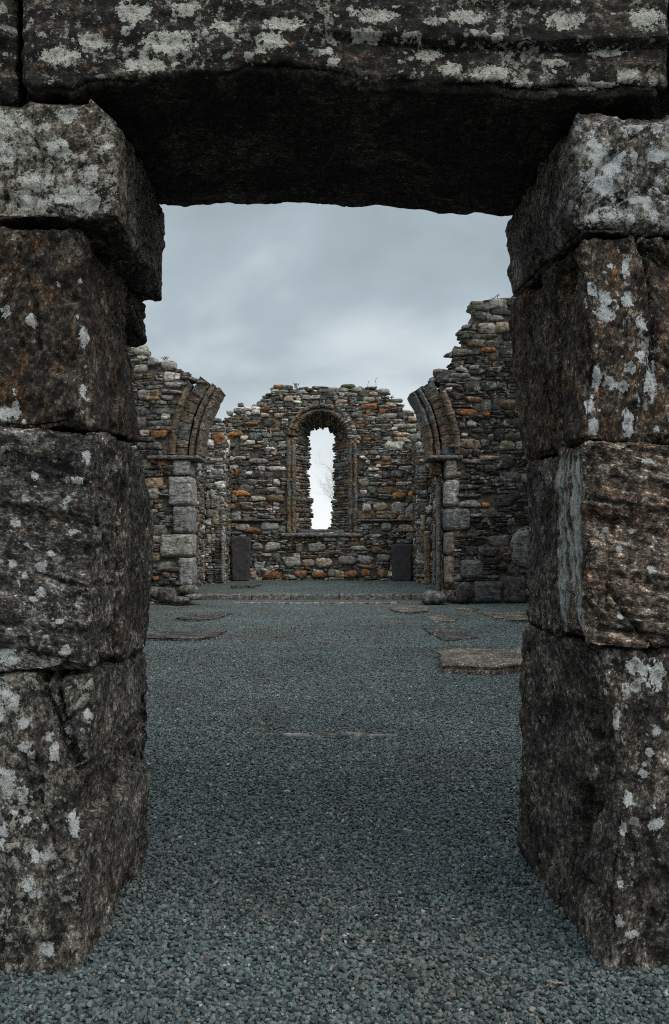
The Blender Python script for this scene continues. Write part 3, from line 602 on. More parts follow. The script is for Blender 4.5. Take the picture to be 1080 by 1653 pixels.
block(J, 'dark', door, X(1040, 2.99), fx((896, 745), (898, 1020), y=2.99), fx((851, 748), (854, 850), (852, 900), (846, 945), (849, 985), (851, 1012), y=YB), (Z(1024, 2.99), Z(1006, YB)), (Z(738, 2.99), Z(747, YB)), 2.99, YB, 0.025, seed=231, ang=80)
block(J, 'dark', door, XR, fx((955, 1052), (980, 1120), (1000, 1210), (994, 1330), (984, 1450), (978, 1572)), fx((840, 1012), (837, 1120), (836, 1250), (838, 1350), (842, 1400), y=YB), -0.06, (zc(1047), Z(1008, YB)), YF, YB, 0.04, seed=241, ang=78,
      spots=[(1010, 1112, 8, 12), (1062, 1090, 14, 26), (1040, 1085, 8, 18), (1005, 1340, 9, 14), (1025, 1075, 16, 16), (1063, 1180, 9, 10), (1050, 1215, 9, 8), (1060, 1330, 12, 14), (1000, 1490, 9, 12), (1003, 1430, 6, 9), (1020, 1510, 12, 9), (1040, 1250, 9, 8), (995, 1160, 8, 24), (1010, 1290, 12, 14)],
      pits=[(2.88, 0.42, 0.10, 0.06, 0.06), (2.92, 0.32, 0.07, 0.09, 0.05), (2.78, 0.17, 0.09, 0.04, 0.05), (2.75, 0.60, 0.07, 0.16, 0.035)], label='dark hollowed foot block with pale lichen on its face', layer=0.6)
# the wall goes on beside and above the opening
WB = 'wall_block'
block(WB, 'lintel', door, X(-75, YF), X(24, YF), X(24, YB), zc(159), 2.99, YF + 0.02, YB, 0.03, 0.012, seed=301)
rw = random.Random(5)
for sgn in (-1, 1):
    z = -0.05
    for zi, zt_ in enumerate((0.62, 1.10, 1.62, 2.10, 2.55, 2.99)):
        x = 1.105 if sgn > 0 else 1.085
        while x < 2.7:
            wd = rw.uniform(0.5, 0.9)
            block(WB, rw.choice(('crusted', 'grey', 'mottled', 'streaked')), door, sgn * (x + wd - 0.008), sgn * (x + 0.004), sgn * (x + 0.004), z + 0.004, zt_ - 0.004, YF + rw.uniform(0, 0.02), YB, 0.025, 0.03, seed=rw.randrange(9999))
            x += wd
        z = zt_
x = -2.7
while x < 2.7:
    wd = rw.uniform(0.55, 1.0)
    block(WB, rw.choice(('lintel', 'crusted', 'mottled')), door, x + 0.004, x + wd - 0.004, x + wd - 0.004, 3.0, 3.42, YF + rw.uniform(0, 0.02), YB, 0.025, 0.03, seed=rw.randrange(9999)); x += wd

# ---------------------------------------------------------------- chancel arch: two broken stubs
AC = (X(508, YA), Z(735, YA))                          # arch centre; inner radius 2.34
def arch_order(name, prof, angs, parent, seed, cols, jit=0.008):
    r = random.Random(seed); V, Q, C = [], [], []
    prof = np.array(prof); m = len(prof)
    for a0, a1 in zip(angs[:-1], angs[1:]):
        k = 6; j = r.uniform(-jit, jit); jr = r.uniform(-jit, jit) * 0.6; base = len(V); col = tint(r, r.choice(cols), 0.18)
        gap = 0.006 / 2.5
        for a in np.linspace(a0 + gap, a1 - gap, k):
            for (pr, py) in prof:
                rad = pr + jr; V.append((AC[0] + rad * math.cos(a), py + j, AC[1] + rad * math.sin(a))); C.append(col)
        for i in range(k - 1):
            for b in range(m):
                b2 = (b + 1) % m; Q.append((base + i * m + b, base + (i + 1) * m + b, base + (i + 1) * m + b2, base + i * m + b2))
        Q.append(tuple(base + b for b in range(m))); Q.append(tuple(base + (k - 1) * m + b for b in reversed(range(m))))
    V = np.array(V); n = np.stack([fbm(V * 9 + 5 * a, seed + a, 3) for a in range(3)], 1); V = V + n * 0.03
    return obj(name, V, Q, M['dressed'], parent, attrs={'col': np.array(C)}, smooth=False)
P_IN = [(2.34, 19.88), (2.34, 19.20), (2.352, 19.13), (2.39, 19.095), (2.43, 19.10), (2.45, 19.21), (2.475, 19.22), (2.495, 19.12), (2.54, 19.09), (2.58, 19.11), (2.60, 19.20), (2.62, 19.26), (2.62, 19.88)]
P_MID = [(2.622, 19.7), (2.622, 19.14), (2.74, 19.10), (2.86, 19.11), (2.86, 19.7)]
P_OUT = [(2.862, 19.5), (2.862, 19.04), (2.88, 18.975), (2.93, 18.945), (2.98, 18.975), (3.0, 19.04), (3.0, 19.5)]
def spaced(a0, a1, step, r):
    s = 1 if a1 > a0 else -1; out = [a0]
    while s * (a1 - out[-1]) > step * 0.6: out.append(out[-1] + s * step * r.uniform(0.75, 1.25))
    return sorted(out)
def arch_parts(parent, side, seed):
    r = random.Random(seed); rd = math.radians
    f = (lambda a: 180 - a) if side < 0 else (lambda a: a)
    for nm, prof, end, stp, cols in (('arch_moulding', P_IN, 35, 8, ((0.21, 0.165, 0.115), (0.14, 0.10, 0.068), (0.17, 0.14, 0.105), (0.13, 0.125, 0.115))), ('arch_core', P_MID, 34, 4, ((0.13, 0.095, 0.065), DK, (0.19, 0.15, 0.11), (0.11, 0.10, 0.09))), ('arch_moulding', P_OUT, 28, 9, ((0.22, 0.165, 0.105), (0.17, 0.13, 0.09), (0.13, 0.10, 0.07)))):
        arch_order(nm, prof, spaced(rd(f(0.3)), rd(f(end)), rd(stp), r), parent, seed + len(nm), cols)

# left stub
lw = thing('ruined_wall', 'broken stub of rubble wall with curved arch springer, left of the chancel opening', 'ruined wall', (X(262, YA), YA, 0))
xin = X(308, YA)
QL = [(279, 305, 741, 768), (272, 308, 769, 816), (279, 308, 817, 861), (259, 308, 862, 899), (288, 308, 900, 946)]
ltop = topfn([(120, 540), (200, 548), (216, 556), (232, 556), (246, 572), (262, 580), (276, 586), (290, 594), (302, 600), (318, 606), (335, 616), (350, 628)], YA)
def l_in(x, z):
    if z > ltop(x) - 0.03: return False
    r2 = math.hypot(x - AC[0], z - AC[1])
    if z > AC[1] - 0.05: return r2 > 3.0
    return x < xin - 0.02 and not any(X(a, YA) - 0.02 < x < X(b, YA) + 0.1 and Z(d, YA) < z < Z(c, YA) for a, b, c, d in QL)
st = Stones(11)
lf = [(X(u, YA), Z(v, YA), w_ * YA / F / 2, h_ * YA / F / 2, c) for u, v, w_, h_, c in
      [(227, 565, 24, 17, LT), (229, 577, 19, 8, LT), (247, 583, 19, 14, MD), (271, 589, 26, 15, LT), (245, 643, 28, 9, BR), (267, 673, 15, 11, LT), (257, 701, 28, 13, OR), (233, 700, 16, 12, TN), (262, 747, 24, 10, OR),
       (245, 742, 18, 11, BR), (262, 787, 13, 10, BR), (265, 914, 24, 14, MD), (251, 933, 11, 7, OR), (268, 928, 14, 9, BR), (283, 621, 32, 8, LT), (280, 632, 36, 6, MD), (270, 642, 20, 8, MD)]]
rubble(st, (0, YA, 0), (1, 0, 0), (0, -1, 0), -5.0, -2.2, 0.0, 5.6, l_in, LEFT_P, lf, dark=lambda x, z: 0.85)
# stones on the broken slope above the arch and the reveal of the opening
for i in range(26):
    x = st.r.uniform(X(215, YA), X(348, YA)); z = ltop(x) - st.r.uniform(0.05, 0.10)
    if math.hypot(x - AC[0], z - AC[1]) > 2.75: st.add((x, YA + st.r.uniform(0.15, 0.7), z), (1, 0, 0), (0, -1, 0), (st.r.uniform(0.06, 0.13), 0.14, st.r.uniform(0.03, 0.06)), palette(st.r, LEFT_P), 4.0, st.r.uniform(-0.45, -0.15))
rubble(st, (xin - 0.05, YA2, 0), (0, -1, 0), (1, 0, 0), 0.0, 0.86, 0.05, 2.98, lambda x, z: True, LEFT_P)
st.build('masonry', M['rubble'], lw)
core = [(-5.0, -0.05), (xin - 0.12, -0.05), (xin - 0.12, AC[1])] + [(AC[0] - 2.9 * math.cos(a), AC[1] + 2.9 * math.sin(a)) for a in np.linspace(0.02, 0.52, 8)]
core += [(x, ltop(x) - 0.12) for x in np.linspace(core[-1][0] - 0.1, -5.0, 14)]
prism('core', core, YA + 0.055, YA2 - 0.08, M['mortar'], lw)
QC = [(0.28, 0.262, 0.238), (0.31, 0.295, 0.27), (0.23, 0.222, 0.21), (0.32, 0.295, 0.255), (0.28, 0.268, 0.25)]
for i, (u0, u1, v0, v1) in enumerate(QL):
    rough_box('quoin', 'dressed', lw, (X(u0, YA), YA - 0.06, Z(v1, YA) + 0.008), (X(u1, YA) + 0.02, YA2 - 0.2, Z(v0, YA) - 0.008), 0.05, 0.045, 400 + i, 1.0, QC[i % 5])
rough_box('impost', 'dressed', lw, (X(236, YA), YA - 0.10, AC[1] - 0.09), (X(323, YA), YA2 + 0.02, AC[1] - 0.005), 0.025, 0.03, 421, 0.7, (0.13, 0.125, 0.115))
arch_parts(lw, -1, 31)

# right stub
rwall = thing('ruined_wall', 'tall dark broken wall with stepped slope and arch springer, right of the chancel opening', 'ruined wall', (X(780, YA), YA, 0))
xin = X(720, YA)
QR = [(720, 738, 738, 773, (0.26, 0.235, 0.20)), (719, 741, 774, 818, (0.34, 0.315, 0.28)), (719, 759, 820, 857, (0.16, 0.155, 0.148)), (720, 734, 858, 896, (0.22, 0.185, 0.15)), (721, 733, 897, 945, (0.28, 0.22, 0.17)),
      (743, 781, 903, 935, (0.11, 0.108, 0.104)), (764, 812, 937, 974, (0.085, 0.085, 0.082)), (812.5, 850, 930, 974, (0.07, 0.062, 0.055))]
rtop = topfn([(667, 632), (688, 622), (706, 611), (716, 608), (722, 596), (733, 575), (734, 566), (748, 552), (746, 545), (760, 530), (764, 512), (764, 493), (790, 484), (815, 478), (900, 470), (1000, 478)], YA)
def r_in(x, z):
    if z > rtop(x) + 0.02: return False
    r2 = math.hypot(x - AC[0], z - AC[1])
    if z > AC[1] - 0.05: return r2 > 3.0
    return x > xin + 0.02 and not any(X(a, YA) - 0.1 < x < X(b, YA) + 0.02 and Z(d, YA) < z < Z(c, YA) for a, b, c, d, _ in QR)
st = Stones(12)
rf = [(X(u, YA), Z(v, YA), w_ * YA / F / 2, h_ * YA / F / 2, c) for u, v, w_, h_, c in
      [(788, 564, 24, 11, OR), (770, 553, 26, 12, BR), (754, 666, 36, 13, OR), (785, 668, 12, 9, OR), (725, 628, 12, 8, WH), (744, 593, 8, 7, WH), (765, 593, 16, 7, LT), (762, 684, 16, 11, LT), (750, 702, 12, 7, LT), (749, 711, 12, 6, LT),
       (765, 645, 30, 11, BR), (810, 528, 24, 18, TN), (786, 530, 30, 18, LT), (798, 512, 34, 12, LT), (745, 569, 36, 12, DK), (782, 543, 40, 8, DK), (758, 813, 36, 12, LT), (785, 815, 14, 9, OC), (748, 800, 60, 7, DK), (770, 832, 22, 6, LT), (777, 494, 30, 16, MD), (802, 492, 32, 18, MD), (743, 606, 34, 8, MD), (745, 596, 20, 7, LT), (730, 613, 30, 8, DK),
       (812, 745, 40, 26, BK), (760, 744, 40, 9, MD), (790, 739, 36, 8, TN), (830, 800, 20, 20, BK), (846, 886, 44, 66, MD)]]
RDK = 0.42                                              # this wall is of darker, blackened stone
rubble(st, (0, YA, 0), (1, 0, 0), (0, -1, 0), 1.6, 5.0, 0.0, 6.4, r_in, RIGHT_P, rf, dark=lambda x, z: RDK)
for i in range(34):
    x = st.r.uniform(X(690, YA), X(850, YA)); z = rtop(x) - st.r.uniform(0.0, 0.06)
    if math.hypot(x - AC[0], z - AC[1]) > 2.66: st.add((x, YA + st.r.uniform(0.05, 0.7), z), (1, 0, 0), (0, -1, 0), (st.r.uniform(0.1, 0.24), 0.16, st.r.uniform(0.03, 0.07)), palette(st.r, RIGHT_P), 3.4, st.r.uniform(-0.1, 0.15))
rubble(st, (xin + 0.06, YA, 0), (0, 1, 0), (-1, 0, 0), 0.04, 0.9, 0.05, 2.98, lambda x, z: True, RIGHT_P)
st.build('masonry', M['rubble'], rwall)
core = [(5.0, -0.05), (xin + 0.12, -0.05), (xin + 0.12, AC[1])] + [(AC[0] + 2.9 * math.cos(a), AC[1] + 2.9 * math.sin(a)) for a in np.linspace(0.02, 0.50, 8)]
core += [(x, rtop(x) - 0.14) for x in np.linspace(core[-1][0] + 0.12, 5.0, 24)]
prism('core', core, YA + 0.055, YA2 - 0.08, M['mortar'], rwall)
for i, (u0, u1, v0, v1, c) in enumerate(QR):
    deep = YA2 if i < 5 else YA + 0.5
    rough_box('quoin' if i < 5 else 'wall_block', 'dressed', rwall, (X(u0, YA), YA - (0.05 if i < 5 else 0.03), Z(v1, YA) + 0.01), (X(u1, YA), deep, Z(v0, YA) - 0.01), 0.06, 0.045, 430 + i, 1.0, c)
rough_box('impost', 'dressed', rwall, (X(690, YA), YA - 0.10, AC[1] - 0.09), (X(746, YA), YA2 + 0.02, AC[1] - 0.005), 0.025, 0.03, 441, 0.7, (0.12, 0.115, 0.105))
rough_box('capital', 'dressed', rwall, (X(697, 19.3), 19.3, Z(766, 19.3)), (X(713, 19.3), 19.85, AC[1] - 0.10), 0.04, 0.04, 442, 1.0, (0.20, 0.12, 0.07))
rough_box('shaft', 'dressed', rwall, (X(706, 19.5), 19.45, 0.1), (X(712, 19.5), 19.8, Z(767, 19.3)), 0.03, 0.04, 443, 1.0, (0.16, 0.145, 0.13))
arch_parts(rwall, 1, 37)

# ---------------------------------------------------------------- east gable with its round-headed window
gable = thing('gable_wall', 'far rubble gable wall with orange and white stones around a ragged round-headed window', 'wall', (X(519, YE), YE, 0.2))
wx, half = X(519.5, YE), 0.99                         # window axis, outer half-width of the mouldings
spring = Z(708, YE); sill = Z(860, YE); rin = 0.73
gtop = topfn([(250, 720), (318, 700), (336, 682), (352, 676), (372, 664), (398, 656), (412, 650), (428, 640), (441, 627), (450, 624), (470, 622), (500, 626), (540, 624), (575, 620), (598, 621), (620, 628), (628, 634), (640, 646), (655, 656), (672, 668), (690, 690), (720, 720)], YE)
gl, gr_ = X(318, YE), X(706, YE)
def g_in(x, z):
    if z > gtop(x) - 0.07 - 0.05 * r_edge(x): return False
    if z < sill: return True
    if z < spring: return abs(x - wx) > half
    return math.hypot(x - wx, z - spring) > half
r_edge = lambda x: 1.0 if abs(x - wx) > 1.4 else 0.0
holes = [(413, 733), (612, 685), (632, 738), (614, 807), (425, 681)]
def g_in2(x, z):
    return g_in(x, z) and all(abs(x - X(u, YE)) > 0.07 or abs(z - Z(v, YE)) > 0.09 for u, v in holes) and not any(abs(z - Z(841, YE)) < 0.05 and a < x < b for a, b in ((X(362, YE), X(458, YE)), (X(582, YE), X(676, YE))))
st = Stones(21)
gf = [(X(u, YE), Z(v, YE), w_ * YE / F / 2, h_ * YE / F / 2, c) for u, v, w_, h_, c in
      [(440, 882, 27, 15, LT), (415, 882, 18, 13, MD), (472, 907, 29, 16, LT), (523, 908, 28, 18, PK), (498, 909, 20, 13, TN), (590, 904, 24, 14, LT), (560, 904, 28, 14, MD), (620, 901, 24, 13, MD), (578, 885, 26, 9, LT), (510, 884, 30, 14, MD),
       (548, 927, 18, 13, TN), (567, 927, 20, 13, OR), (485, 927, 20, 12, OR), (516, 928, 26, 10, OR), (438, 928, 30, 13, OR), (408, 928, 15, 14, TN), (590, 925, 16, 12, OR), (617, 926, 18, 15, OR), (390, 851, 26, 12, LT), (436, 849, 30, 13, LT), (405, 855, 34, 8, OR),
       (624, 850, 17, 14, LT), (660, 853, 30, 12, PK), (665, 866, 18, 14, MD), (430, 896, 20, 6, TN), (532, 870, 24, 8, LT), (572, 870, 10, 7, OC), (556, 870, 20, 7, MD), (608, 887, 20, 12, BR), (643, 820, 24, 22, LT), (615, 818, 24, 14, TN), (592, 820, 16, 14, LT), (652, 835, 20, 9, TN), (632, 834, 18, 9, OR),
       (388, 796, 28, 9, OC), (645, 799, 26, 9, OC), (665, 797, 14, 11, OC), (372, 763, 12, 11, OR), (384, 763, 14, 11, OR), (402, 764, 14, 8, WH), (450, 625, 18, 9, OR), (466, 643, 18, 10, PK), (428, 659, 14, 7, OR), (400, 660, 14, 7, WH), (413, 659, 14, 7, WH), (413, 665, 14, 8, WH), (400, 667, 9, 7, WH), (427, 670, 14, 7, PK), (450, 671, 14, 9, TN),
       (380, 700, 24, 7, OC), (394, 707, 12, 8, WH), (403, 714, 18, 7, WH), (436, 724, 16, 5, WH), (406, 683, 24, 6, OR), (596, 656, 28, 9, OR), (617, 665, 10, 9, OR), (551, 648, 18, 7, PK), (631, 653, 17, 7, PK), (648, 701, 28, 7, PK), (650, 709, 28, 8, TN), (592, 709, 14, 7, OR), (574, 705, 16, 7, LT), (574, 713, 16, 6, TN), (637, 692, 10, 6, WH), (607, 694, 18, 4, LT), (585, 738, 9, 6, WH), (610, 738, 7, 6, WH), (594, 746, 7, 6, WH), (611, 752, 9, 5, WH), (608, 768, 9, 6, WH), (623, 740, 14, 9, BR),
       (576, 628, 18, 8, LT), (556, 629, 12, 7, LT), (620, 631, 18, 8, LT), (640, 646, 20, 6, MD), (660, 665, 20, 6, LT), (668, 676, 20, 9, TN), (656, 755, 26, 8, LT), (440, 790, 20, 8, LT), (415, 805, 26, 8, LT), (398, 819, 22, 8, BR), (372, 818, 14, 11, BR), (370, 790, 10, 6, BR), (590, 672, 10, 8, OR), (603, 636, 14, 8, TN), (417, 744, 32, 9, MD), (522, 630, 20, 8, MD), (508, 641, 18, 7, LT), (480, 649, 14, 5, WH), (388, 633 + 20, 10, 6, MD), (488, 632, 14, 6, LT), (372, 718, 16, 7, DK)]]
rubble(st, (0, YE, 0), (1, 0, 0), (0, -1, 0), gl, gr_, 0.1, 5.75, g_in2, GABLE_P, gf)
for i in range(46):                                    # loose stones on the broken top
    x = st.r.uniform(gl + 0.2, gr_ - 0.2); z = gtop(x) - st.r.uniform(0.0, 0.05)
    st.add((x, YE + st.r.uniform(0.05, 0.8), z), (1, 0, 0), (0, -1, 0), (st.r.uniform(0.08, 0.2), 0.16, st.r.uniform(0.03, 0.08)), tint(st.r, st.r.choice((MD, LT, DK, (0.12, 0.14, 0.09)))), 2.8, st.r.uniform(-0.1, 0.1))
st.build('masonry', M['rubble'], gable)
for s in (-1, 1):
    e = gl if s < 0 else gr_
    arc = [(wx + s * (half - 0.05) * math.cos(a), spring + (half - 0.05) * math.sin(a)) for a in np.linspace(0, math.pi / 2, 10)]
    out = [(e, -0.05), (wx, -0.05), (wx, sill - 0.03), (wx + s * (half - 0.05), sill - 0.03)] + arc
    top = [(x, gtop(x) - 0.13) for x in np.linspace(wx, e, 26)]
    prism('core', out + top, YE + 0.055, YE + 1.15, M['mortar'], gable)
for u, v in holes: pass
for (u0, u1) in ((362, 458), (582, 677)):
    rough_box('string_course', 'dressed', gable, (X(u0, YE), YE - 0.07, Z(841.5, YE)), (X(u1, YE), YE + 0.3, Z(838, YE)), 0.015, 0.03, 450 + u0, 0.6, (0.13, 0.13, 0.12))
# window: sill, roll-moulded jambs and hood, ragged splay
win = thing('window', '', '', (0, 0, 0)); del win['label'], win['category']; win.parent = gable; win.location = (0, 0, 0)
win.name = 'window_surround'
rough_box('sill', 'dressed', win, (wx - 1.15, YE - 0.09, sill - 0.12), (wx + 1.15, YE + 0.4, sill - 0.005), 0.03, 0.035, 460, 0.9, (0.19, 0.185, 0.175))
rough_box('sill', 'dressed', win, (wx - 0.72, YE + 0.35, sill - 0.05), (wx + 0.72, YE + 1.2, sill + 0.10), 0.03, 0.05, 461, 1.0, (0.12, 0.115, 0.11))
W_PROF = [(0.99, 0.25), (0.985, 0.0), (0.965, -0.05), (0.93, -0.06), (0.895, -0.04), (0.88, 0.02), (0.86, 0.05), (0.84, 0.02), (0.81, 0.0), (0.775, 0.02), (0.755, 0.07), (0.735, 0.12), (0.73, 0.4)]
def win_jamb(s, seed):
    r = random.Random(seed); V, Q, C = [], [], []; m = len(W_PROF); z = sill
    while z < spring - 0.02:
        h = min(spring - z, r.uniform(0.18, 0.42)); base = len(V); col = tint(r, r.choice(((0.24, 0.18, 0.12), BR, (0.16, 0.15, 0.135), (0.19, 0.145, 0.10))), 0.25); j = r.uniform(-0.012, 0.012)
        for zz in np.linspace(z + 0.004, z + h - 0.004, 5):
            for (a, y) in W_PROF: V.append((wx + s * (a + j), YE + y + j, zz)); C.append(col)
        for i in range(4):
            for b in range(m):
                f = (base + i * m + b, base + (i + 1) * m + b, base + (i + 1) * m + (b + 1) % m, base + i * m + (b + 1) % m); Q.append(f if s < 0 else f[::-1])
        Q.append(tuple(base + b for b in range(m))); Q.append(tuple(base + 4 * m + b for b in range(m))); z += h
    V = np.array(V); V = V + 0.035 * np.stack([fbm(V * 7 + 5 * a, seed + a, 3) for a in range(3)], 1)
    obj('jamb_shaft', V, Q, M['dressed'], win, attrs={'col': np.array(C)}, smooth=False)
win_jamb(-1, 71); win_jamb(1, 72)
LOST = []                                              # the hood is lost on the right, bare rubble shows
def win_arch(seed):
    r = random.Random(seed); V, Q, C = [], [], []; m = len(W_PROF); angs = spaced(0.02, math.pi - 0.02, 0.17, r)
    for a0, a1 in zip(angs[:-1], angs[1:]):
        if a0 < 1.2: LOST.append((a0, a1)); continue
        base = len(V); col = tint(r, r.choice(((0.24, 0.18, 0.12), BR, (0.15, 0.14, 0.125), (0.20, 0.15, 0.10))), 0.25); j = r.uniform(-0.02, 0.02)
        for a in np.linspace(a0 + 0.006, a1 - 0.006, 4):
            for (p, y) in W_PROF: V.append((wx + (p + j) * math.cos(a), YE + y + j, spring + (p + j) * math.sin(a))); C.append(col)
        for i in range(3):
            for b in range(m): Q.append((base + i * m + b, base + (i + 1) * m + b, base + (i + 1) * m + (b + 1) % m, base + i * m + (b + 1) % m))
        Q.append(tuple(base + b for b in range(m))); Q.append(tuple(base + 3 * m + b for b in reversed(range(m))))
    V = np.array(V); V = V + 0.04 * np.stack([fbm(V * 7 + 5 * a, seed + a, 3) for a in range(3)], 1)
    obj('hood_arch', V, Q, M['dressed'], win, attrs={'col': np.array(C)}, smooth=False)
win_arch(73)
YW = YE + 1.1; hb = 0.315; bspring = Z(715, YW); btop_r = 0.42
st = Stones(23); r = st.r
for s in (-1, 1):                                       # splayed jambs in thin courses, toothed at the daylight opening
    a = np.array((wx + s * 0.75, YE + 0.22, 0)); b = np.array((X(519, YW) + s * hb, YW, 0)); ex = (b - a); Lx = np.linalg.norm(ex); ex /= Lx; en = np.array((-s * ex[1], s * ex[0], 0)); en = en if en[0] * s < 0 else -en
    z = sill + 0.04
    while z < bspring + 0.12:
        h = r.choice((r.uniform(0.03, 0.06), r.uniform(0.05, 0.10), r.uniform(0.08, 0.16))); x = 0.0
        end = Lx + (r.gauss(0, 0.025) if r.random() < 0.55 else r.uniform(-0.13, 0.11))
        if z < Z(806, YW): end += 0.13 if s < 0 else 0.07
        while x < end - 0.03:
            wd = min(end - x, r.uniform(0.12, 0.42)); wd = end - x if end - x - wd < 0.08 else wd
            c = a + ex * (x + wd / 2) + en * (r.uniform(-0.02, 0.03) - 0.12)
            st.add((c[0], c[1], z + h / 2), ex, en, (wd / 2 + 0.01, 0.12, h / 2 * 0.98), palette(r, {DK: 30, MD: 30, BR: 20, BK: 6, LT: 14, TN: 6, OR: 1}), r.uniform(3, 6), r.uniform(-0.06, 0.06)); x += wd
        z += h
for a0, a1 in LOST:
    for q_ in range(3):
        for p_ in range(2):
            a = a0 + (a1 - a0) * (q_ + 0.5) / 3; rad = 0.80 + 0.13 * p_; er = np.array((math.cos(a), 0, math.sin(a))); et = np.array((-math.sin(a), 0, math.cos(a)))
            st.add((wx + rad * er[0], YE + 0.13 + r.uniform(-0.03, 0.03), spring + rad * er[2]), et, (0, -1, 0), (0.032, 0.14, 0.075), palette(r, {DK: 40, BR: 20, MD: 20, LT: 8}), 5.0, r.uniform(-0.1, 0.1), ez=er)
for row in range(5):                                    # splayed arch of thin stones on edge
    n = 34
    for i in range(n):
        a = math.pi * (i + r.uniform(0.2, 0.8)) / n; f = (row + 0.5) / 5
        rad = 0.74 * (1 - f) + btop_r * f + r.uniform(-0.02, 0.05) + (r.uniform(-0.045, 0.03) if row == 4 else 0); zc0 = spring * (1 - f) + (bspring - 0.02) * f; yy = YE + 0.2 + f * 0.9
        cxr = wx * (1 - f) + X(519, YW) * f
        er = np.array((math.cos(a), 0, math.sin(a))); et = np.array((-math.sin(a), 0, math.cos(a)))
        st.add((cxr + (rad + 0.12) * er[0], yy, zc0 + (rad + 0.12) * er[2]), et, -er, (0.035, 0.15, 0.13), palette(r, {DK: 40, BR: 22, BK: 12, MD: 22, TN: 4}), 4.0, r.uniform(-0.1, 0.1), ez=(0, 1, 0))
st.build('splay', M['rubble'], win)
def splay_core():
    fr, bk, ou = [], [], []
    path = [(-1, sill - 0.02), (-1, spring)] + [math.pi - math.pi * k / 16 for k in range(1, 16)] + [(1, spring), (1, sill - 0.02)]
    for p in path:
        if isinstance(p, tuple):
            s, z = p; fr.append((wx + s * 0.80, YE + 0.2, z)); zz = z if z < spring else bspring; bk.append((X(519, YW) + s * (hb + 0.13), YW + 0.06, zz)); ou.append((wx + s * 1.1, YW + 0.06, z))
        else:
            fr.append((wx + 0.80 * math.cos(p), YE + 0.2, spring + 0.80 * math.sin(p))); bk.append((X(519, YW) + (btop_r + 0.12) * math.cos(p), YW + 0.06, bspring + (btop_r + 0.12) * math.sin(p))); ou.append((wx + 1.1 * math.cos(p), YW + 0.06, spring + 1.1 * math.sin(p)))
    n = len(fr); V = fr + bk + ou; Q = []
    for i in range(n - 1): Q += [(i, i + 1, n + i + 1, n + i), (n + i, n + i + 1, 2 * n + i + 1, 2 * n + i)]
    obj('splay_core', V, Q, M['mortar'], win, smooth=False)
splay_core()

# ---------------------------------------------------------------- chancel side walls with their end piers
YP = 24.5
def side_wall(s, u_out, u_in, label, wts, seed, quo):
    xo, xi = X(u_out, YP), X(u_in, YP)
    root = thing('side_wall', label, 'ruined wall', ((xo + xi) / 2, 22.5, 0.1))
    st = Stones(seed); r = st.r
    zt = (lambda y: float(np.interp(y, [19.9, 22, 24.5], [3.2, Z(735, 22) , Z(700, 24.5)])))
    if s < 0: rubble(st, (xo, YP, 0), (0, -1, 0), (1, 0, 0), 0.0, YP - YA2 + 0.1, 0.05, 5.2, lambda x, z: z < zt(YP - x), wts)
    else: rubble(st, (xo, YA2, 0), (0, 1, 0), (-1, 0, 0), -0.1, YP - YA2, 0.05, 5.2, lambda x, z: z < zt(YA2 + x), wts)
    lo, hi = min(xo, xi), max(xo, xi)
    if s < 0: tp = topfn([(325, 708), (334, 697), (346, 688), (362, 678)], YP)
    else: tp = topfn([(674, 678), (684, 690), (694, 702), (705, 712)], YP)
    rubble(st, (0, YP, 0), (1, 0, 0), (0, -1, 0), lo, hi, 0.05, 5.4, lambda x, z: lo - 0.02 < x < hi + 0.03 and z < tp(x), {DK: 12, MD: 26, LT: 36, WH: 18, BR: 8, TN: 5}, (), 1.15, big=0.5)
    rubble(st, (xi, YE, 0) if s < 0 else (xi, YP, 0), (0, -1, 0) if s < 0 else (0, 1, 0), (1, 0, 0) if s < 0 else (-1, 0, 0), 0.0, YE - YP, 0.05, 5.0, lambda x, z: z < tp((lo + hi) / 2) - 0.25, wts)
    st.build('masonry', M['rubble'], root)
    b = 0.10 * s
    prism('core', [(xo + b, -0.05), (xo + s * 0.9, -0.05), (xo + s * 0.9, 3.6), (xo + b, 3.6)], YA2 + 0.1, YP + 0.2, M['mortar'], root)
    prism('core', [(xi + b, -0.05), (xo + s * 0.9, -0.05), (xo + s * 0.9, tp((lo + hi) / 2) - 0.2), (xi + b, tp((lo + hi) / 2) - 0.2)], YP + 0.1, YE + 0.2, M['mortar'], root)
    for i, (u0, u1, v0, v1, c) in enumerate(quo):
        rough_box('quoin', 'dressed', root, (X(u0, YP), YP - 0.04, Z(v1, YP) + 0.008), (X(u1, YP), YP + 0.5, Z(v0, YP) - 0.008), 0.04, 0.045, seed * 10 + i, 1.0, c)
    return root
side_wall(-1, 332, 362, 'side wall of the chancel with pale-stoned end pier, left of the far gable', LEFT_P, 41,
          [(340, 355, 798, 821, MD), (343, 354, 822, 849, TN), (338, 360, 738, 746, LT), (340, 361, 756, 768, LT)])
side_wall(1, 697, 674, 'side wall of the chancel with narrow end pier, right of the far gable', RIGHT_P, 42,
          [(677, 690, 790, 800, LT), (678, 688, 830, 858, TN), (676, 690, 740, 747, LT)])

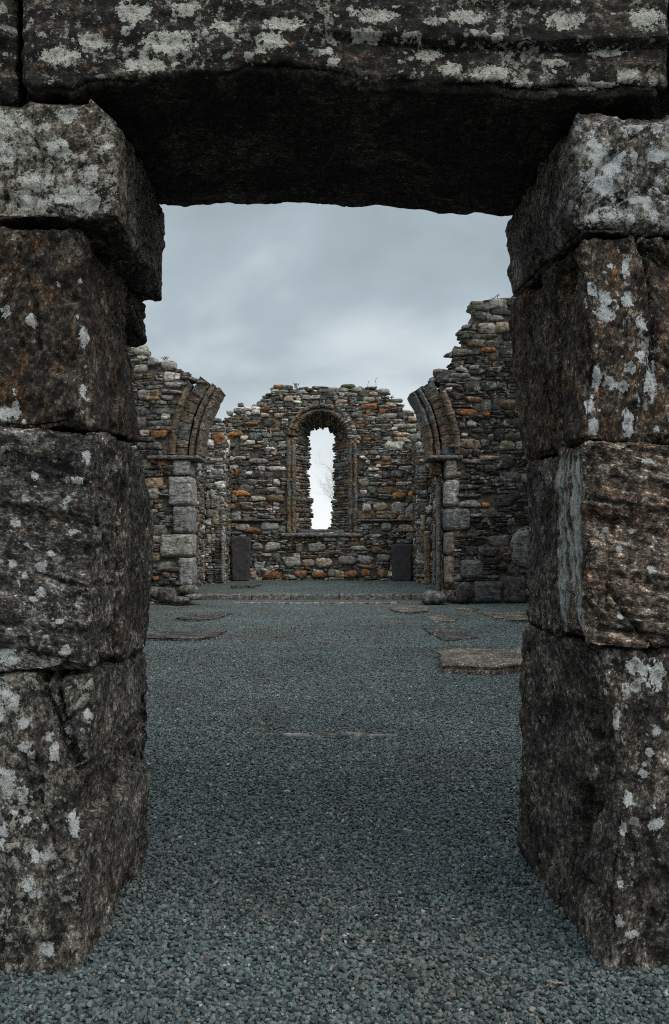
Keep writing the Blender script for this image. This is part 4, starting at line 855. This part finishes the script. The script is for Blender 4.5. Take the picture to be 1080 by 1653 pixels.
# nave side walls: they stand to either side of the gravelled nave, beyond the jambs
for s, lab in ((-1, 'long rubble side wall of the nave, on the left between doorway and arch'), (1, 'long rubble side wall of the nave, on the right between doorway and arch')):
    root = thing('nave_wall', lab, 'wall', (s * 4.7, 11.3, 0))
    st = Stones(50 + s, True); xw = s * 4.6
    O, ex, en = ((xw, YA, 0), (0, -1, 0), (1, 0, 0)) if s < 0 else ((xw, YB, 0), (0, 1, 0), (-1, 0, 0))
    rubble(st, O, ex, en, 0.0, YA - YB, 0.0, 5.2, lambda x, z: z < (3.9 if s < 0 else 4.5) + 0.35 * math.sin(x * 0.9) + 0.2 * math.sin(x * 2.3), LEFT_P, (), 1.9)
    st.build('masonry', M['rubble'], root)
    a = xw + s * 0.1
    prism('core', [(a, -0.05), (a + s * 0.8, -0.05), (a + s * 0.8, 3.35 if s < 0 else 3.95), (a, 3.35 if s < 0 else 3.95)], YB - 0.4, YA + 0.1, M['mortar'], root)

# ---------------------------------------------------------------- stones standing and lying about
def slab(name, px, h, mat, label, seed, z0=0.0, sink=0.03, back_h=None, cat='stone slab', group='flat slabs lying in the gravel'):
    """an uneven flagstone; its outline is measured on the ground"""
    pts = [G(u, v, z0)[:2] for u, v in px]; ring = []
    for a, b in zip(pts, pts[1:] + pts[:1]):
        k = max(2, int(np.linalg.norm(b - a) / 0.05))
        for i in range(k): ring.append(a + (b - a) * i / k)
    ring = np.array(ring); n = len(ring); c = ring.mean(0); r3 = np.concatenate([ring, np.zeros((n, 1))], 1)
    ring = ring + 0.035 * np.stack([fbm(r3 * 6, seed, 3), fbm(r3 * 6 + 9, seed + 1, 3)], 1)
    V, Q = [], []
    lev = [(1.0, -sink), (1.01, 0.0), (1.0, h * 0.4), (0.985, h * 0.45), (0.995, h * 0.85), (0.965, h)]
    for sc, z in lev:
        for i in range(n):
            q = c + (ring[i] - c) * (sc + 0.012 * vnoise(np.array([[i * 0.7, z * 60, seed]]), seed)[0]); V.append((q[0], q[1], z0 + z))
    L = len(lev)
    for k in range(6):                                   # top rings in to the centre
        f = 0.965 * (1 - (k + 1) / 6.5)
        for i in range(n):
            q = c + (ring[i] - c) * f; V.append((q[0], q[1], z0 + h))
    for l in range(L + 5):
        for i in range(n): Q.append((l * n + i, l * n + (i + 1) % n, (l + 1) * n + (i + 1) % n, (l + 1) * n + i))
    V.append((c[0], c[1], z0 + h)); ci = len(V) - 1
    for i in range(n): Q.append(((L + 5) * n + i, (L + 5) * n + (i + 1) % n, ci))
    V = np.array(V); top = V[:, 2] > z0 + h * 0.8; V[top, 2] += 0.010 * fbm(V[top] * 5, seed + 5, 3)
    if pts and np.sum([(b[0] - a[0]) * (b[1] + a[1]) for a, b in zip(pts, pts[1:] + pts[:1])]) > 0: Q = [q[::-1] for q in Q]
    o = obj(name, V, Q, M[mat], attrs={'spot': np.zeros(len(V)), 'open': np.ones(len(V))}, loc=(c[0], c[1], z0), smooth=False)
    return tag(o, label, cat, group)
slab('stone_slab', [(708, 1062), (745, 1058), (790, 1060), (880, 1058), (880, 1082), (800, 1089), (715, 1087)], 0.085, 'slab', 'thick ragged pale brown slab beside the right jamb, nearest of the slabs', 501)
slab('stone_slab', [(683, 1016), (720, 1014), (765, 1020), (772, 1030), (720, 1036), (700, 1027)], 0.02, 'slabdark', 'thin flush grey slab behind the thick pale brown one', 502)
slab('stone_slab', [(772, 991), (800, 989), (900, 993), (900, 1004), (830, 1004), (800, 1000)], 0.035, 'slab', 'pale wedge-shaped slab running behind the right jamb', 503)
slab('stone_slab', [(628, 981), (650, 978), (690, 980), (692, 988), (662, 991), (634, 988)], 0.025, 'slab', 'small broken tan slab in front of the low kerb, near its right end', 504)
slab('stone_slab', [(690, 996), (716, 994), (738, 998), (735, 1004), (700, 1004)], 0.012, 'slab', 'very thin worn slab almost sunk between the tan and the wedge-shaped slabs', 505)
slab('stone_slab', [(734, 982), (752, 980), (772, 984), (764, 988), (745, 987)], 0.02, 'slab', 'little flat pale slab at the foot of the dark right wall', 506)
slab('stone_slab', [(222, 1021), (260, 1017), (330, 1018), (368, 1018), (345, 1031), (318, 1034), (230, 1033)], 0.03, 'slabdark', 'large dark flat slab beside the left jamb, nearer of the two on the left', 507)
slab('stone_slab', [(283, 1000), (300, 992), (340, 990), (374, 991), (350, 1000), (320, 1003)], 0.025, 'slabdark', 'smaller dark pointed slab in front of the left wall stub', 508)
slab('stone_slab', [(372, 946), (395, 944.5), (425, 944.5), (410, 947.5), (376, 948.5)], 0.02, 'slabdark', 'thin dark slab on the raised chancel gravel before the left headstone', 509, z0=cz(24.0))
# kerbs across the chancel opening
def kerb(name, u0, u1, y, z0, z1, dep, label, seed, lens):
    root = thing(name, label, 'step', (X((u0 + u1) / 2, y), y, 0)); r = random.Random(seed); x, x1 = X(u0, y), X(u1, y)
    while x < x1 - 0.05:
        wd = min(x1 - x, r.uniform(*lens)); wd = x1 - x if x1 - x - wd < 0.2 else wd
        rough_box('kerb_stone', 'dressed', root, (x + 0.004, y + r.uniform(-0.012, 0.012), z0), (x + wd - 0.004, y + dep, z1 + r.uniform(-0.006, 0.006)), 0.012, 0.03, r.randrange(9999), 0.55, tint(r, (0.20, 0.182, 0.158), 0.2)); x += wd
kerb('stone_step', 318, 694, 20.36, -0.05, 0.118, 0.14, 'long stone step edge across the chancel opening, holding the raised gravel', 61, (0.8, 1.6))
kerb('low_kerb', 376, 692, 18.95, -0.05, 0.028, 0.09, 'low thin kerb line just in front of the step, almost buried in gravel', 62, (0.5, 1.2))
kerb('buried_kerb', 452, 645, 5.86, -0.04, 0.020, 0.03, 'thin tan stone edge showing through the gravel in mid nave', 63, (0.12, 0.3))

# headstones leaning on the gable
def headstone(u0, u1, v0, v1, y, taper, label, seed, mat, th=0.16, tilt=0.05):
    lo, hi = (X(u0, y), y, Z(v1, y) - 0.05), (X(u1, y), y + th, Z(v0, y))
    o = rough_box('headstone', mat, None, lo, hi, 0.05, 0.025, seed, 0.8, taper=taper, tilt=tilt, warp=1.3)
    return tag(o, label, 'headstone', 'headstones leaning on the gable')
headstone(371, 405, 866, 936, 25.55, 0.18, 'dark tapering headstone leaning at the left end of the far gable', 71, 'headstone')
headstone(632, 666, 878, 936, 25.6, 0.10, 'squarish brown-grey headstone leaning at the right end of the far gable', 72, 'headstone')
# thin uprights near the piers
def upright(u0, u1, v0, v1, y, label, seed, c, d=0.2):
    o = rough_box('stone_shaft', 'dressed', None, (X(u0, y), y, Z(v1, y) - 0.04), (X(u1, y), y + d, Z(v0, y)), 0.03, 0.03, seed, 0.8, c)
    return tag(o, label, 'stone shaft', 'slim stone shafts standing in the chancel')
upright(356.5, 362, 860, 936, 24.30, 'slim pale stone upright against the left end pier beside the dark headstone', 81, (0.28, 0.265, 0.24), 0.12)
upright(686, 695, 858, 941, 22.6, 'rusty brown stone shaft standing inside the right pier', 82, (0.24, 0.155, 0.085))
upright(699.5, 704, 848, 941, 22.0, 'thin grey stone shaft just right of the rusty brown one', 83, (0.20, 0.19, 0.175))
# boulders
def boulder(u0, u1, v0, v1, y, dep, col, label, seed, k=2.6, group=None):
    st = Stones(seed); cx, cz_ = (X(u0, y) + X(u1, y)) / 2, (Z(v0, y) + Z(v1, y)) / 2
    st.add((cx, y + dep / 2, cz_), (1, 0, 0), (0, -1, 0), (abs(X(u1, y) - X(u0, y)) / 2, dep / 2, abs(Z(v0, y) - Z(v1, y)) / 2), col, k, 0, rough=0.13)
    o = st.build('boulder', M['rubble'], None); return tag(o, label, 'boulder', group)
BG = 'loose stones at the foot of the left stub'
boulder(682, 723, 955, 977, 18.6, 0.5, (0.13, 0.125, 0.12), 'rounded grey boulder at the right end of the step', 91)
boulder(296, 326, 959, 969, 18.55, 0.4, (0.17, 0.165, 0.155), 'long grey loose stone, outermost at the foot of the left wall stub', 92, group=BG)
boulder(277, 303, 964, 976, 18.3, 0.35, (0.12, 0.115, 0.11), 'dark loose stone lowest at the foot of the left wall stub', 93, group=BG)
boulder(286, 312, 945, 960, 18.7, 0.35, (0.15, 0.14, 0.12), 'brownish loose stone resting on top at the foot of the left wall stub', 94, group=BG)
boulder(252, 284, 950, 974, 18.5, 0.35, (0.09, 0.085, 0.08), 'blackish loose stone tight against the left jamb edge, under the wall stub', 95, group=BG)
boulder(738, 762, 940, 974, 18.75, 0.25, (0.06, 0.058, 0.055), 'low black boulder between the step and the dark foot blocks', 97)
# straw on the gravel
def twig(u, v, L, ang, label, seed):
    c = G(u, v) + np.array((0, 0, 0.016)); d = np.array((math.cos(ang), math.sin(ang), 0.05)); r = random.Random(seed); V, Q = [], []
    for i in range(6):
        p = c + d * L * (i / 5 - 0.5) + np.array((0, 0, 0.002 * math.sin(i * 1.7)))
        for k in range(5): V.append(p + 0.0022 * np.array((-d[1] * math.cos(k * 1.257), d[0] * math.cos(k * 1.257), math.sin(k * 1.257))))
    for i in range(5):
        for k in range(5): Q.append((i * 5 + k, i * 5 + (k + 1) % 5, i * 5 + 5 + (k + 1) % 5, i * 5 + 5 + k))
    tag(obj('twig', V, Q, M['straw']), label, 'twig', 'dry twigs on the gravel')
twig(826, 1334, 0.05, 1.9, 'short pale twig on gravel close to the right jamb', 1)
twig(895, 1595, 0.04, -0.5, 'reddish twig on gravel near the right foot block', 2)
twig(425, 1189, 0.09, 0.05, 'pale straw bit at the left end of the buried stone edge', 3)

# ---------------------------------------------------------------- growth: tree, shrub, weeds on the wall tops
def tube(V, Q, a, b, ra, rb):
    a, b = np.array(a, float), np.array(b, float); d = b - a; d /= max(1e-9, np.linalg.norm(d)); e = np.cross(d, (0.3, 0.9, 0.1)); e /= np.linalg.norm(e); f = np.cross(d, e); o = len(V)
    for p, r_ in ((a, ra), (b, rb)):
        for k in range(4): V.append(p + r_ * (e * math.cos(k * 1.571) + f * math.sin(k * 1.571)))
    for k in range(4): Q.append((o + k, o + (k + 1) % 4, o + 4 + (k + 1) % 4, o + 4 + k))
def bare_tree(base, height, label, seed):
    root = thing('bare_tree', label, 'tree', tuple(base)); r = random.Random(seed); T, TQ, B, BQ = [], [], [], []
    def grow(p, d, L, rad, lev):
        n = 4
        for i in range(n):
            d2 = d + np.array([r.gauss(0, 0.13) for _ in range(3)]); d2[2] += 0.05; d2 /= np.linalg.norm(d2); q = p + d2 * L / n; r2 = rad * (1 - 0.16)
            tube(*((T, TQ) if lev == 0 else (B, BQ)), p, q, rad, r2); p, d, rad = q, d2, r2
            if lev < 4 and (i > 0 or lev > 0):
                for _ in range(2 if lev < 3 else 2):
                    a = np.array([r.gauss(0, 1) for _ in range(3)]); a -= d * (a @ d); a /= np.linalg.norm(a)
                    d3 = d * 0.75 + a * r.uniform(0.4, 0.8) + np.array((0, 0, 0.15)); d3 /= np.linalg.norm(d3)
                    grow(p.copy(), d3, L * r.uniform(0.45, 0.66), rad * 0.5, lev + 1)
    grow(np.array(base, float), np.array((0.0, 0, 1.0)), height * 0.72, 0.10, 0)
    obj('trunk', T, TQ, M['bark'], root); obj('crown', B, BQ, M['bark'], root)
bare_tree((X(545, 44), 44.0, 0.0), 4.6, 'pale leafless tree seen through the far window', 4)
def shrub(base, h, w_, label, seed):
    root = thing('evergreen_shrub', label, 'shrub', tuple(base)); r = random.Random(seed); T, TQ, V, Q = [], [], [], []
    tube(T, TQ, base, (base[0], base[1], h * 0.95), 0.06, 0.01); obj('trunk', T, TQ, M['bark'], root)
    for i in range(2600):
        k = r.random() ** 0.7; z = h * k; rad = w_ * (1 - k) * (0.55 + 0.45 * math.sin(k * 40)) * math.sqrt(r.random()); a = r.uniform(0, 6.28)
        c = np.array((base[0] + rad * math.cos(a), base[1] + rad * math.sin(a), z + 0.1)); u_ = np.array([r.gauss(0, 1) for _ in range(3)]); u_ /= np.linalg.norm(u_); v_ = np.cross(u_, (r.random(), r.random(), 0.5)); v_ /= np.linalg.norm(v_)
        s = r.uniform(0.04, 0.09); o = len(V); V += [c - u_ * s, c + v_ * s * 0.4, c + u_ * s, c - v_ * s * 0.4]; Q.append((o, o + 1, o + 2, o + 3))
    obj('foliage', V, Q, M['leaf'], root, smooth=False)
shrub((X(541, 40), 40.0, 0.0), Z(824, 40), 1.0, 'dark evergreen shrub low in the far window', 6)
def weed(u, v, y, h, n, label, seed, spread=0.06):
    r = random.Random(seed); V, Q = [], []; b = np.array(P(u, v, y)) + np.array((0, 0.1, -0.05))
    for i in range(n):
        p = b + np.array((r.uniform(-spread, spread), r.uniform(-0.05, 0.05), 0)); d = np.array((r.gauss(0, 0.22), r.gauss(0, 0.2), 1.0)); L = h * r.uniform(0.6, 1.1)
        for k in range(4):
            d2 = d + np.array((r.gauss(0, 0.15), r.gauss(0, 0.1), 0)); q = p + d2 * L / 4; tube(V, Q, p, q, 0.010 * (1 - k * 0.2), 0.010 * (0.8 - k * 0.2)); 
            if k > 1: tube(V, Q, q, q + np.array((r.uniform(-0.06, 0.06), 0, r.uniform(0.0, 0.05))), 0.010, 0.004)
            p = q
    tag(obj('weed', V, Q, M['drygrass']), label, 'weed', 'weeds growing on the broken wall tops')
weed(597, 621, YE, 0.19, 1, 'short dry stalk on the gable top, left of the taller stalk', 1)
weed(606, 624, YE, 0.27, 1, 'tall single dry stalk on the right shoulder of the gable top', 2, 0.02)
weed(477, 622, YE, 0.13, 7, 'small green tuft on the left part of the gable top', 3, 0.035)
weed(802, 482, YA, 0.14, 4, 'thin weeds on the highest point of the right wall stub', 4, 0.05)
weed(266, 580, YA, 0.12, 5, 'sparse weed tuft on the sloping top of the left wall stub', 5, 0.06)
weed(632, 642, YE, 0.12, 6, 'green tuft on the right slope of the gable top', 6, 0.10)
